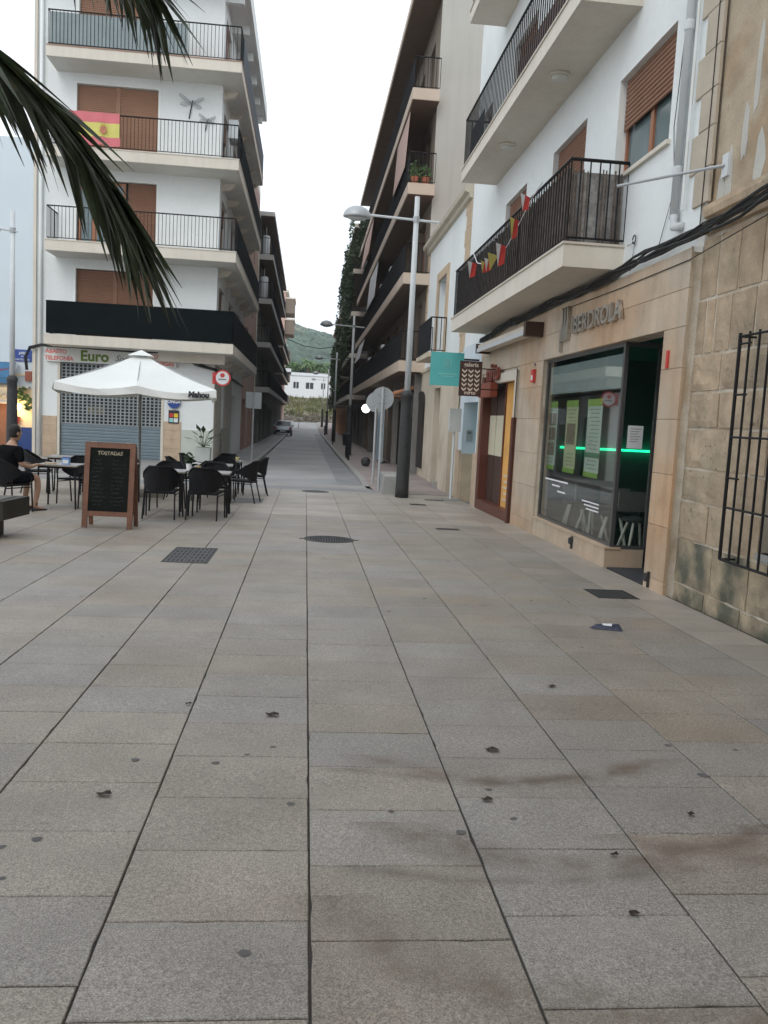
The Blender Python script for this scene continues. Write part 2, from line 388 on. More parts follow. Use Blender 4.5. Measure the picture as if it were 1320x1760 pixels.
def clumps(mb, boxes, n, size, squash=1.0, mi=0, seed=1):
    R = random.Random(seed)
    for (c, h) in boxes:
        for _ in range(n):
            while True:
                p = Vector((R.uniform(-1, 1), R.uniform(-1, 1), R.uniform(-1, 1)))
                if .25 < p.length < 1: break
            q = Vector((c[0]+p.x*h[0], c[1]+p.y*h[1], c[2]+p.z*h[2]))
            s_ = size*R.uniform(.5, 1.3); u = Vector((R.gauss(0,1), R.gauss(0,1), R.gauss(0,.6))).normalized()
            v = u.cross(Vector((R.gauss(0,1), R.gauss(0,1), R.gauss(0,1)))).normalized()
            mb.face([q-u*s_, q-v*s_*.45, q+u*s_, q+v*s_*.45], mi)
# ================================================================== SETTING
ys = list(range(-20, 131, 5))
base = MB()
for a, c in zip(ys, ys[1:]): base.face([(-70, a, gz(a)-.06), (70, a, gz(a)-.06), (70, c, gz(c)-.06), (-70, c, gz(c)-.06)])
structure(base.build('ground', GROUND), 'concrete ground under the whole street')
plaza = strip('plaza_pavement', -13, 3.95, [-6, 0, 5, 10, 15, 21.9], -.012, JOINT, label='granite slab paving of the small square')
ORG[plaza.name] = (0, 0, 0)
def proj(p):
    d = Vector(p)-Vector((0, 0, 1.6)); z = d.dot(F_)
    if z < .2: return None
    return (660+1449.08*d.dot(r2)/z, 880-1449.08*d.dot(u2)/z)
offs = {-1: .304, 0: .195, 1: .324, 2: .455, -2: .454}
TX, TY = .652, .459
tiles = []
for c in range(-20, 6):
    x0 = .077+TX*c; off = offs.get(c, random.random()*TY)
    k = -12
    while True:
        y0 = off+TY*k; k += 1
        if y0 < -5: continue
        if y0 > 21.8: break
        y1 = min(y0+TY, 21.9); x1 = min(x0+TX, 3.9)
        if x0 > 3.6 and y0 > 0: pass
        full = (y1-y0 > TY-.01) and (x1-x0 > TX-.01)
        pr = [proj((x, y, gz(y))) for x, y in ((x0, y0), (x1, y0), (x1, y1), (x0, y1))]
        area = 0
        if all(pr) and full:
            cx = sum(p[0] for p in pr)/4; cy = sum(p[1] for p in pr)/4
            if any(-5 < p[0] < 1325 and p[1] < 1765 for p in pr):
                area = abs(sum(pr[i][0]*pr[(i+1) % 4][1]-pr[(i+1) % 4][0]*pr[i][1] for i in range(4)))/2
        tiles.append((area, x0, x1, y0, y1))
tiles.sort(key=lambda t: -t[0])
JX, JY = .0034, .0018
hx, hy, ch = TX/2-JX, TY/2-JY, .003
tmes = []
for var in range(8):
    Rv = random.Random(100+var); ring = []
    for (ax_, ay_), (bx_, by_), k in (((-hx,-hy),(hx,-hy),9), ((hx,-hy),(hx,hy),7), ((hx,hy),(-hx,hy),9), ((-hx,hy),(-hx,-hy),7)):
        for i in range(k):
            u = i/k; j_ = Rv.uniform(0, .0014)+(.005 if Rv.random() < .05 else 0); ux_ = ax_+(bx_-ax_)*u; uy_ = ay_+(by_-ay_)*u
            ring.append((ux_*(1-j_/hx), uy_*(1-j_/hy)))
    n_ = len(ring); tb = MB()
    vs = [(x*(1-ch/hx), y*(1-ch/hy), 0) for x, y in ring]+[(x, y, -ch) for x, y in ring]+[(x, y, -.02) for x, y in ring]
    tb.add(vs, [tuple(range(n_))]+[(a_+i, a_+n_+i, a_+n_+(i+1) % n_, a_+(i+1) % n_) for a_ in (0, n_) for i in range(n_)])
    tmes.append(tb.mesh('paving_slab', TILE))
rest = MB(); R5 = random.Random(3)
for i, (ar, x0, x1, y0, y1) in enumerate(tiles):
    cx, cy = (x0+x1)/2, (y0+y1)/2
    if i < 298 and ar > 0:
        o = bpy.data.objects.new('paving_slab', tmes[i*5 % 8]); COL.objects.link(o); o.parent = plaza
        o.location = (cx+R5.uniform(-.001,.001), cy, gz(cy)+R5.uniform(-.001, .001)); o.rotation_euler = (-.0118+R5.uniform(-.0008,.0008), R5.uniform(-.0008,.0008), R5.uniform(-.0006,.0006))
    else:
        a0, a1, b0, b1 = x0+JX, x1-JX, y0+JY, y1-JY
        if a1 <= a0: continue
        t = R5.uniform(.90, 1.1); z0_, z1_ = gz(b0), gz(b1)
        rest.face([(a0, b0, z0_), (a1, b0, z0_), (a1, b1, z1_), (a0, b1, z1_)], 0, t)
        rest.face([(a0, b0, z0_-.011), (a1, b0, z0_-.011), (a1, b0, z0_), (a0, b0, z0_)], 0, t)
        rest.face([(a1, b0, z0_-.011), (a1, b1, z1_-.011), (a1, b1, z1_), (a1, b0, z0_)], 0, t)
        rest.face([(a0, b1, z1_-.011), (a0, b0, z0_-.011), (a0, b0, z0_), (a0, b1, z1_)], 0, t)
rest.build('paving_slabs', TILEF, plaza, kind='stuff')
# cross strip, road, kerbs and side pavements
strip('cross_gutter', -13, 2.02, [21.92, 22.9], -.002, ROADP, label='darker concrete band across the street end of the square')
strip('crossing_band', -13, 1.76, [22.93, 24.3], 0, KERB, label='pale concrete band before the road')
YR = [24.3, 28, 33, 40, 50, 60, 70, 85, 100, 110, 120, 131]
strip('road', -1.9, 1.72, YR, -.02, ROAD, label='narrow one way road between the apartment blocks')
strip('road_edge_patch', 1.0, 1.70, YR[:9], -.014, ROADP, label='dark resurfaced strip along the right kerb')
strip('road_trench_patch', -1.5, 1.0, [24.35, 26.2], -.014, mat('road_patch_mid', (.30, .305, .31), .75, .14, .7, 80, .1), label='greyish resurfaced band at the road mouth')
rise = lambda y: .0 if y < 24.5 else min(.12, (y-24.5)*.05)
strip('right_pavement', 1.90, 3.98, [22.0, 24.5, 27, 30, 40, 50, 60, 70, 85, 100, 110, 120, 131], rise, WALKR, label='reddish pavement on the right side of the road')
strip('right_kerb', 1.72, 1.90, [24.3, 27, 30, 40, 50, 60, 70, 85, 100, 110, 120, 131], lambda y: rise(y)+.004, KERB, .14, label='stone kerb on the right')
strip('left_pavement', -3.32, -2.08, [24.3, 27, 30, 40, 50, 60, 70, 85, 100, 110, 120, 131], rise, WALKL, label='grey pavement on the left side of the road')
strip('left_kerb', -2.08, -1.90, [24.3, 27, 30, 40, 50, 60, 70, 85, 100, 110, 120, 131], lambda y: rise(y)+.004, KERB, .14, label='stone kerb on the left')
strip('terrace_ground', -13, -3.32, [24.3, 27, 30.7], lambda y: rise(y), WALKL, label='grey ground in front of the shuttered shop')
# terrain behind the street: bank and hill
def th(x, y):
    n = mn.noise(Vector((x*.02, y*.02, 0)))+.5*mn.noise(Vector((x*.06, y*.06, 3)))
    if y < 131: return .9
    if y < 152: return .9+4.3*((y-131)/21)**1.1+.25*mn.noise(Vector((x*.4, y*.4, 0)))*min(1, (y-131)/3)
    if y < 200: return 5.2+(y-152)*.06+.3*n
    t = min(1, (y-200)/215); ridge = 36.5+2.5*sin(x*.05+1.2)-.05*x+3*mn.noise(Vector((x*.03, 0, 9)))
    if x < 0: ridge += min(10, -x*.10)
    return 8+(ridge-8)*(3*t*t-2*t*t*t)+3*n*t
tr = MB(); xs = [-260+i*13 for i in range(18)]+[-26+i*2 for i in range(27)]+[28+i*13 for i in range(18)]
yy = [130.9+i*1.5 for i in range(15)]+[154+i*6 for i in range(8)]+[202+i*9 for i in range(32)]
idx = {}
for j, y in enumerate(yy):
    for i, x in enumerate(xs): idx[i, j] = len(tr.v); tr.v.append((x, y, th(x, y)))
for j in range(len(yy)-1):
    for i in range(len(xs)-1): tr.f.append((idx[i,j], idx[i+1,j], idx[i+1,j+1], idx[i,j+1])); tr.m.append(0 if yy[j] < 200 else 1); tr.t.append(1.0)
structure(tr.build('hillside', [EARTH, LEAFH], smooth=True), 'earth bank and scrubby green hill closing the street')
far = MB(); far.box(-280, 280, 480, 640, -2, 1.0)
structure(far.build('distant_land', LEAFH))
# scrub on the hill, stones and weeds on the bank
Rh = random.Random(11); hb = MB()
for _ in range(5200):
    y = Rh.uniform(205, 425); x = Rh.uniform(-45, 45)*(y/400)
    z = th(x, y); s_ = Rh.uniform(1.1, 3.2)
    c = Vector((x, y, z+s_*.4)); n = 5
    vs = [c+Vector((0, 0, s_*.8))]+[c+Vector((s_*Rh.uniform(.7,1.2)*cos(2*pi*k/n), s_*Rh.uniform(.7,1.2)*sin(2*pi*k/n), s_*Rh.uniform(-.1,.35))) for k in range(n)]
    lo = [v-Vector((0, 0, s_)) for v in vs[1:]]
    hb.add(vs+lo, [(0, 1+k, 1+(k+1) % n) for k in range(n)]+[(1+k, 6+k, 6+(k+1) % n, 1+(k+1) % n) for k in range(n)])
o = hb.build('hill_scrub', LEAFH, kind='stuff'); tag(o, 'dense green bushes and pines covering the distant hill', 'scrub')
wb = MB()
for _ in range(1500):
    y = Rh.uniform(133.5, 151); x = Rh.uniform(-16, 16); z = th(x, y)
    for _k in range(3):
        q = Vector((x+Rh.uniform(-.3,.3), y, z)); h = Rh.uniform(.25, .8)
        wb.face([q, q+Vector((.14, 0, .02)), q+Vector((Rh.uniform(-.3,.3), Rh.uniform(-.2,.2), h))])
tag(wb.build('bank_weeds', LEAFO, kind='stuff'), 'dry yellowish weeds on the earth bank at the street end', 'weeds')
rb = MB()
for _ in range(520):
    y = Rh.uniform(131.2, 137); x = Rh.uniform(-14, 14); z = th(x, y); s_ = Rh.uniform(.12, .38)
    rb.rot((x, y, z+s_*.3), (s_, s_*Rh.uniform(.6,1), s_*Rh.uniform(.4,.9)), Matrix.Rotation(Rh.uniform(0,3), 3, 'Z') @ Matrix.Rotation(Rh.uniform(-.4,.4), 3, 'X'))
tag(rb.build('bank_rocks', ROCK, kind='stuff'), 'loose grey rocks piled along the foot of the bank', 'rocks')

bk_ = thing('added_sky_blocker', 'unseen house added behind the camera to block sky light', 'building', (-4, -9, 0))  # added out of view to cut sky light on the near paving
w = MB(); wall(w, 'y', 1, -8.0, -16, 4.5, -.3, 12.5, [(x, x+1.2, z, z+1.9, .2) for x in (-14, -10.5, -7, -3.5, 0) for z in (1.0, 4.6, 8.2)], .2); w.box(-16, 4.5, -16, -8.2, 12.3, 12.5); w.build('wall', mat('ochre_render', (.45, .38, .28), .9, .06), bk_)
for x in (-14, -10.5, -7, -3.5, 0):
    for z in (1.0, 4.6, 8.2): MB().box(x, x+1.2, -8.25, -8.2, z, z+1.9).build('window', MATS['dark_glass'], bk_)
# ================================================================== STONE HOUSE (nearest, right edge)
sh = thing('stone_house', 'old sandstone block house with a barred window at the right edge', 'house', (4.0, 5, 0))
w = MB(); WIN = (4.2, 7.0, .62, 2.62)
wall(w, 'x', -1, 4.004, -3, 8.6, -.4, 9.5, [WIN], .55)
w.face([(4.025, -3, 9.5), (9, -3, 9.5), (9, 8.6, 9.5), (4.025, 8.6, 9.5)]); w.face([(4.025, -3, -.4), (9, -3, -.4), (9, -3, 9.5), (4.025, -3, 9.5)])
w.box(4.6, 4.7, 4.0, 7.2, .4, 2.8, 1)
w.build('wall', [MORTAR, DARKI], sh)
zc = [-.4, .06, .54, .94, 1.28, 1.69, 2.06, 2.44, 3.0, 3.62]
Rb = random.Random(5); cuts = {7: [8.6, 8.4, 8.2, 7.86, 7.42, 7.0], 8: [8.6, 8.22, 7.8, 7.37, 6.9], 6: [8.6, 7.98, 7.0], 5: [8.6, 7.94, 7.0], 3: [8.6, 7.0], 4: [8.6, 7.3, 7.0], 2: [8.6, 7.96, 7.0], 1: [8.6, 7.8, 7.1], 0: [8.6, 7.9, 7.2]}
for j in range(len(zc)-1):
    a = list(cuts[j]); 
    while a[-1] > -2.5: a.append(a[-1]-Rb.uniform(.45, .95))
    for y1, y0 in zip(a, a[1:]):
        z0, z1 = zc[j], zc[j+1]
        if y0 < WIN[1] and y1 > WIN[0] and z0 < WIN[3]-.02 and z1 > WIN[2]+.05:
            if y0 < WIN[0] and y1 > WIN[0]: y1 = WIN[0]
            elif y1 > WIN[1]: y0 = WIN[1]
            else: continue
        if y1-y0 < .08: continue
        b = MB(); pr = Rb.uniform(.0, .012); e = .013 if j > 4 else .008
        ny, nz = 8, 5; gy = []
        for jj in range(nz+1):
            for ii in range(ny+1):
                edge = ii in (0, ny) or jj in (0, nz)
                yy_ = y0+e+(y1-y0-2*e)*ii/ny; zz_ = z0+e+(z1-z0-2*e)*jj/nz
                if edge: yy_ += (.006 if ii == 0 else -.006 if ii == ny else 0)*Rb.random()*1.5; zz_ += (.006 if jj == 0 else -.006 if jj == nz else 0)*Rb.random()*1.5
                dd = .009*mn.noise(Vector((yy_*6, zz_*6, 1)))+.005*mn.noise(Vector((yy_*17, zz_*17, 5)))
                if edge: dd = abs(dd)+.006
                if Rb.random() < .05: dd += Rb.uniform(.004, .012)
                gy.append((3.990-pr*.8+dd, yy_, zz_))
        fs_b = [(a_*(ny+1)+c_, a_*(ny+1)+c_+1, (a_+1)*(ny+1)+c_+1, (a_+1)*(ny+1)+c_) for a_ in range(nz) for c_ in range(ny)]
        ring = [i_ for i_ in range(ny+1)]+[k_*(ny+1)+ny for k_ in range(1, nz+1)]+[nz*(ny+1)+i_ for i_ in range(ny-1, -1, -1)]+[k_*(ny+1) for k_ in range(nz-1, 0, -1)]
        nb0 = len(gy); gy += [(4.012, gy[i_][1], gy[i_][2]) for i_ in ring]
        fs_b += [(ring[i_], ring[(i_+1) % len(ring)], nb0+(i_+1) % len(ring), nb0+i_) for i_ in range(len(ring))]
        b.add(gy, fs_b)
        b.build('stone_block', STONEM if j < 2 and y0 < 8.2 else STONE, sh)
# cornice mouldings and plastered upper wall
cb = MB(); cb.prism([(4.02, 3.64), (3.97, 3.66), (3.955, 3.72), (3.955, 3.76), (3.985, 3.77), (3.985, 3.80), (3.935, 3.82), (3.92, 3.88), (3.92, 3.93), (3.98, 3.95), (4.02, 3.96)], 'y', -3, 8.52)
cb2 = MB()
for v in cb.v: cb2.v.append(v)
cb2.f, cb2.m, cb2.t = cb.f, cb.m, cb.t
cb2.build('string_course', STONE, sh)
pl = MB(); pl.box(3.985, 4.03, -3, 8.45, 3.97, 9.5); pl.build('plaster', PLAST, sh)
for (y, z, wy, hz) in ((8.15, 4.05, .07, .35), (7.9, 4.5, .06, .3), (7.6, 4.1, .1, .28), (8.3, 4.02, .08, .18), (7.75, 5.0, .05, .45), (7.2, 4.2, .06, .5)):
    p = MB(); R_ = random.Random(int(y*100)); n = 12
    p.prism([(y+wy*(.7+.5*R_.random())*cos(2*pi*k/n), z+hz*(.7+.5*R_.random())*sin(2*pi*k/n)) for k in range(n)], 'x', 3.981, 3.987); p.build('plaster_patch', PATCH, sh)
# window: frame, pane, curtain and iron grille
wf = MB(); wf.abox('x', 4.50, 4.56, 4.22, 6.98, .62, .70); wf.abox('x', 4.50, 4.56, 4.22, 6.98, 2.54, 2.62)
for y in (4.22, 5.55, 6.9): wf.abox('x', 4.50, 4.56, y, y+.08, .70, 2.54)
wn = wf.build('window', WOODF, sh); MB().abox('x', 4.53, 4.535, 4.3, 6.9, .7, 2.54).build('pane', BGLASS, wn)
MB().box(3.97, 4.5, 4.15, 7.0, .56, .62).build('window_sill', CONC, sh)
g = bpy.data.objects.new('window_grille', MB().tube([(3.84, 3.8, .5), (3.84, 7.36, .5)], .013, 6).mesh('window_grille', IRON, org=ORG[sh.name])); COL.objects.link(g); g.parent = sh; ORG[g.name] = ORG[sh.name]
for z in (.50, .98, 1.62, 2.52): 
    MB().tube([(3.84, 3.8, z), (3.84, 7.36, z)], .011, 6).build('grille_rail', IRON, g)
for z in (.98, 1.25, 1.62, 2.0, 2.45): MB().tube([(3.84, 7.36, z), (3.84, 7.16, z)], .010, 5).build('grille_bracket', IRON, g)
for z in (.50, 1.62, 2.52): MB().tube([(3.84, 7.36, z), (4.03, 7.36, z)], .011, 5).build('grille_bracket', IRON, g)
for i in range(22):
    y = 7.36-i*.165
    MB().tube([(3.84, y, .50), (3.84, y, 2.55)], .011 if i else .016, 6).build('grille_bar', IRON, g)

# ================================================================== WHITE OFFICE BUILDING with the shop (right)
wa = thing('white_corner_shop_building', 'white building on the right with travertine ground floor shop and two balconies', 'building', (3.95, 15, 0))
A0, A1 = 8.62, 21.6
up = MB()
WNS = [(9.62, 11.36, 4.92, 6.22, .15), (12.69, 14.4, 4.0, 6.21, .15), (16.13, 17.8, 4.0, 6.2, .15),
       (9.62, 11.36, 8.2, 9.4, .15), (12.7, 14.4, 7.15, 9.3, .15), (16.1, 17.8, 7.15, 9.3, .15), (12.7, 14.0, 10.5, 12.5, .3), (16.1, 17.4, 10.5, 12.5, .3), (19.9, 20.9, 8.0, 9.0, .3)]
wall(up, 'x', -1, 3.95, A0, A1, 3.56, 16.5, WNS, .30)
up.box(3.90, 3.999, A0-.02, A0+.3, 3.5, 3.562); up.face([(3.95, A0, 3.5), (12, A0, 3.5), (12, A0, 16.5), (3.95, A0, 16.5)]); up.face([(3.95, A1, -1), (12, A1, -1), (12, A1, 16.5), (3.95, A1, 16.5)])
up.face([(3.95, A0, 16.5), (12, A0, 16.5), (12, A1, 16.5), (3.95, A1, 16.5)]); up.face([(12, A0, -1), (12, A1, -1), (12, A1, 16.5), (12, A0, 16.5)])
up.build('upper_wall', WHITE, wa)
OPS = [(9.13, 13.89, -.5, 2.75), (15.45, 18.75, -.6, 2.68), (19.35, 21.1, -.6, 2.17)]
lo = MB(); wall(lo, 'x', -1, 3.915, A0, 19.0, -.6, 3.56, OPS[:2], .2)
lo.face([(3.915, A0, 3.56), (3.95, A0, 3.56), (3.95, 19, 3.56), (3.915, 19, 3.56)]); lo.face([(3.88, A0, -.5), (4.2, A0, -.5), (4.2, A0, 3.56), (3.88, A0, 3.56)])
lo.build('ground_floor_wall', MORTAR, wa)
lw = MB(); wall(lw, 'x', -1, 3.93, 19.0, A1, -.6, 3.56, [(19.35, 21.1, -.6, 2.17, .45)], .45); lw.build('side_entrance_wall', BLUEW, wa)
# travertine cladding slabs
zr = [-.45, .03, .62, 1.19, 1.78, 2.32, 2.75, 3.14, 3.55]
Rc = random.Random(9)
for j in range(len(zr)-1):
    z0, z1 = zr[j], zr[j+1]; zm = (z0+z1)/2
    brk = {8.60, 19.0}
    for o in OPS[:2]:
        if o[3] > zm: brk |= {o[0], o[1]}
    brk = sorted(brk)
    for a, b_ in zip(brk, brk[1:]):
        m_ = (a+b_)/2
        if any(o[0] < m_ < o[1] and zm < o[3] for o in OPS[:2]): continue
        k = max(1, round((b_-a)/.95)); 
        for i in range(k):
            y0, y1 = a+(b_-a)*i/k, a+(b_-a)*(i+1)/k
            MB().cham('x', 3.88, 3.915, y0+.002, y1-.002, z0+.002, z1-.002, .003).build('cladding_slab', CLAD, wa)
MB().cham('x', 3.88, 3.93, 19.0, 19.36, -.5, .98, .004).build('stone_plinth', TRAV, wa); MB().cham('x', 3.88, 3.93, 21.1, 21.58, -.5, .98, .004).build('stone_plinth', TRAV, wa)
# --- shop of the energy company: window front, return pane, entrance, interior
rm = MB()
rm.face([(3.92, 9.13, -.13), (8.2, 9.13, -.13), (8.2, 14.7, -.13), (3.92, 14.7, -.13)], 1)
rm.face([(3.95, 9.13, 2.9), (8.2, 9.13, 2.9), (8.2, 14.7, 2.9), (3.95, 14.7, 2.9)])
rm.face([(3.95, 14.7, -.13), (8.2, 14.7, -.13), (8.2, 14.7, 2.9), (3.95, 14.7, 2.9)])
rm.face([(8.2, 9.0, -.13), (8.2, 14.7, -.13), (8.2, 14.7, 2.9), (8.2, 9.0, 2.9)])
rm.face([(3.95, 9.05, -.13), (8.2, 9.05, -.13), (8.2, 9.05, 2.9), (3.95, 9.05, 2.9)], 2)
rm.face([(3.92, 13.89, -.1), (3.92, 14.7, -.1), (3.92, 14.7, 2.9), (3.92, 13.89, 2.9)])
rm.build('shop_interior', [mat('grey_green_room', (.085, .16, .15), .8, .05), FLOORD, mat('green_grey_inner_wall', (.10, .13, .11), .8, .05)], wa)
sl_ = MB(); sl_.box(3.885, 4.06, 10.42, 13.88, -.3, .12); sl_.box(4.06, 4.40, 10.42, 10.58, -.3, .12); sl_.build('window_plinth', CLAD, wa)
MB().box(3.87, 4.09, 10.40, 13.885, .12, .145).build('window_ledge', TRAV, wa)
fr = MB()
for y in (10.45, 13.84): fr.box(3.95, 4.0, y-.03, y+.03, .145, 2.75)
fr.box(3.95, 4.0, 10.48, 13.81, .145, .19); fr.box(3.95, 4.0, 10.48, 13.81, 2.70, 2.75)
fr.box(4.0, 4.42, 10.43, 10.48, .12, .165); fr.box(4.0, 4.42, 10.43, 10.48, 2.70, 2.75); fr.box(4.40, 4.45, 10.43, 10.48, .165, 2.70)
fo = fr.build('shop_window', mat('aluminium_dark', (.12, .12, .12), .4, .05, metal=.5), wa)
MB().box(3.972, 3.980, 10.48, 13.81, .19, 2.70).build('pane', GLASS, fo)
MB().box(4.0, 4.40, 10.452, 10.460, .165, 2.70).build('return_pane', GLASS, fo)
MB().box(3.995, 4.0, 10.55, 13.75, 2.18, 2.62).build('frosted_band', mat('frosted_band', (.42, .47, .46), .5, .05), fo)
MB().box(3.93, 4.45, 9.13, 10.42, -.16, -.115).build('door_mat', FLOORD, wa)
dr = MB(); dr.box(5.0, 5.04, 9.15, 9.2, -.1, 2.7); dr.box(5.0, 5.04, 10.38, 10.43, -.1, 2.7); dr.box(5.0, 5.04, 9.2, 10.38, 2.2, 2.26)
do = dr.build('glass_door', MATS['aluminium_dark'], wa); MB().box(5.018, 5.024, 9.2, 10.38, -.1, 2.7).build('door_pane', GLASS, do)
MB().tube([(4.96, 10.28, .75), (4.96, 10.28, 1.95)], .014, 6).build('door_handle', STEEL, do)
MB().box(4.5, 6.6, 14.60, 14.64, 1.29, 1.33).build('light_strip', LED, wa)
# posters hung behind the glass
for i, (ya, yb, m_) in enumerate(((13.46, 14.0, POSTG), (12.42, 12.98, POSTY), (11.38, 11.98, POSTG))):
    po = tag(MB().box(4.06, 4.068, ya, yb, 1.03, 1.97).build('poster', m_), ['poster with small pictures, leftmost of three in the shop window', 'yellow green poster with a brown picture, middle of three in the shop window', 'plain pale green poster nearest the shop door'][i], 'poster', 'posters in the shop window')
    ORG[po.name] = (0,0,0)
    MB().box(4.052, 4.06, ya, yb, 1.97, 2.07).build('header', POSTL, po); MB().box(4.052, 4.06, ya, yb, .96, 1.03).build('footer', POSTL, po)
    wd = yb-ya
    ln = MB()
    for k in range(16):
        if i == 1 and 5 < k < 12: continue
        zz_ = 1.93-k*.056; ln.box(4.055, 4.06, ya+wd*.12+(k*37 % 5)*.01, yb-wd*.12-(k*53 % 7)*.02, zz_-.012, zz_)
    ln.build('printed_lines', mat('poster_print', (.33, .36, .25), .6, .3, 20), po)
    if i == 0:
        for k in range(3):
            for l in range(2): MB().box(4.054, 4.06, ya+wd*(.08+l*.46), ya+wd*(.46+l*.46), 1.2+k*.24, 1.4+k*.24).build('picture', POSTB, po)
    elif i == 1: MB().box(4.054, 4.06, ya+.08, yb-.08, 1.40, 1.72).build('picture', POSTB, po)
    else: MB().box(4.054, 4.06, ya, yb, 1.24, 1.31).build('green_stripe', mat('mid_green_print', (.12, .32, .16), .6, 0), po)
no = tag(MB().box(4.07, 4.27, 10.43, 10.436, 1.42, 1.71).build('notice', PAPER), 'white paper notice taped inside the narrow shop pane', 'notice')
ORG[no.name] = (0,0,0)
nb = MB()
for k in range(6): nb.box(4.10, 4.24-(k % 3)*.02, 10.4275, 10.43, 1.665-k*.032, 1.672-k*.032)
nb.build('printed_lines', DGREY, no)
wl = MB()
for k, (a, b_) in enumerate(((12.4, 13.6), (12.8, 13.2), (12.5, 12.9))): wl.box(3.968, 3.971, a, b_, .80-.08*k, .825-.08*k)
for k in range(3): wl.box(3.968, 3.971, 11.0, 11.7-.1*k, .62-.05*k, .64-.05*k)
wl.build('window_lettering', PAPER, fo)
# desk and chairs inside
def stool(x, y, lab):
    t = thing('shop_chair', lab, 'chair', (x, y, -.13), random.uniform(-.5, .5), 'pale legged chairs inside the shop')
    L = mat('pale_wood', (.80, .74, .66), .5, .05)
    MB().lathe([(.18, .56), (.22, .58), (.22, .61), (.18, .62)], (0, 0, 0), 14).build('seat', DARKI, t, world=False)
    MB().box(-.2, .2, .17, .2, .68, .95).build('backrest', DGREY, t, world=False)
    for a in (.8, 2.4, 3.9, 5.5): MB().tube([(.12*cos(a), .12*sin(a), .56), (.30*cos(a), .30*sin(a), 0)], .019, 7).build('leg', L, t, world=False)
stool(4.42, 13.3, 'pale legged chair deepest inside the shop window'); stool(4.40, 12.45, 'pale legged chair in the middle behind the shop window')
stool(4.42, 11.6, 'pale legged chair just behind the shop window corner'); stool(4.5, 10.95, 'pale legged chair seen through the narrow pane by the shop door')
t = thing('shop_desk', 'dark reception desk with a pale edge inside the shop', 'desk', (5.8, 12.4, -.13))
MB().box(-.35, .35, -1.0, 1.0, .70, .75).build('desk_top', DGREY, t, world=False); MB().box(-.3, .3, -.95, -.9, 0, .7).build('side_panel', DARKI, t, world=False); MB().box(-.3, .3, .9, .95, 0, .7).build('side_panel', DARKI, t, world=False)
MB().box(-.36, -.35, -1.0, 1.0, .70, .75).build('front_edge', LGREY, t, world=False)
# metal letters and leaf logo of the shop sign
sg = thing('shop_sign', 'raised steel letters and leaf logo above the shop window', 'sign', (3.86, 11.6, 3.0))
text('IBERDROLA', .34, (3.845, 11.36, 3.03), 'left', STEEL, 'lettering', sg, .022, 'CENTER', .006, 1.12)
for k in range(3):
    y = 12.86-k*.13
    pts = [(y+.03, 2.96), (y-.07, 2.96), (y-.105, 3.12), (y-.10, 3.26), (y-.06, 3.42), (y-.01, 3.46), (y-.035, 3.28), (y+.02, 3.12)]
    MB().prism(pts, 'x', 3.82, 3.875).build('leaf', STEEL, sg)
MB().box(3.83, 3.88, 12.86, 12.92, 2.80, 3.0).build('bracket', STEEL, sg)
al = thing('alarm_box', 'small red and white alarm box beside the shop window', 'alarm', (3.86, 14.38, 2.5))
MB().box(3.83, 3.88, 14.30, 14.46, 2.40, 2.62).build('box', RED, al); MB().box(3.826, 3.83, 14.33, 14.43, 2.44, 2.52).build('label_plate', PAPER, al); MB().box(3.86, 3.88, 14.36, 14.40, 2.68, 2.73).build('bell', DGREY, al)
tag(MB().box(3.86, 3.88, 8.93, 8.98, 2.33, 2.52).build('alarm_light', RED), 'narrow red alarm plate right of the shop doorway', 'alarm')
for (y, z, lb) in ((11.75, -.02, 'small broken wall spigot under the shop window'), (9.0, -.03, 'small rusty drain stub at the foot of the shop pillar')):
    t = thing('wall_vent', lb, 'vent', (3.88, y, z)); MB().tube([(3.84, y, z+.05), (3.89, y, z+.05)], .05, 10).build('ring', CAST, t); MB().box(3.85, 3.88, y-.05, y-.035, z-.06, z+.12).build('flap', CAST, t)
# upper windows with roller shutters
def fill_window(parent, ax, n, c, a0, a1, z0, z1, drop, glassm=BGLASS, leaves=2, shm=None, wood=None, step=.055):
    wood = wood or WOODF; shm = shm or WOODR
    f = MB(); zt = z1-(z1-z0)*drop; e = .06
    f.abox(ax, c, c-n*.06, a0, a0+e, z0, z1); f.abox(ax, c, c-n*.06, a1-e, a1, z0, z1); f.abox(ax, c, c-n*.06, a0+e, a1-e, z0, z0+e); f.abox(ax, c, c-n*.06, a0+e, a1-e, z1-e, z1)
    for k in range(1, leaves):
        am = a0+(a1-a0)*k/leaves; f.abox(ax, c, c-n*.05, am-.05, am+.05, z0+e, z1-e)
    fo = f.build('window', wood, parent)
    MB().abox(ax, c-n*.03, c-n*.036, a0+e, a1-e, z0+e, z1-e).build('pane', glassm, fo)
    if drop > 0:
        s = MB(); slats(s, ax, c+n*.03, n, a0+.02, a1-.02, zt, z1, step); s.build('roller_shutter', shm, fo)
    return fo
for i, o in enumerate(WNS):
    fill_window(wa, 'x', -1, 3.95+min(o[4], .2)-.02, o[0], o[1], o[2], o[3], [.5, .3, .35, .6, .3, .5, .4, .4, .5][i], BGLASS, 2)
    if o[2] > 4.5 and i in (0, 3): MB().box(3.90, 4.08, o[0]-.06, o[1]+.06, o[2]-.05, o[2]).build('window_sill', CREAM, wa)
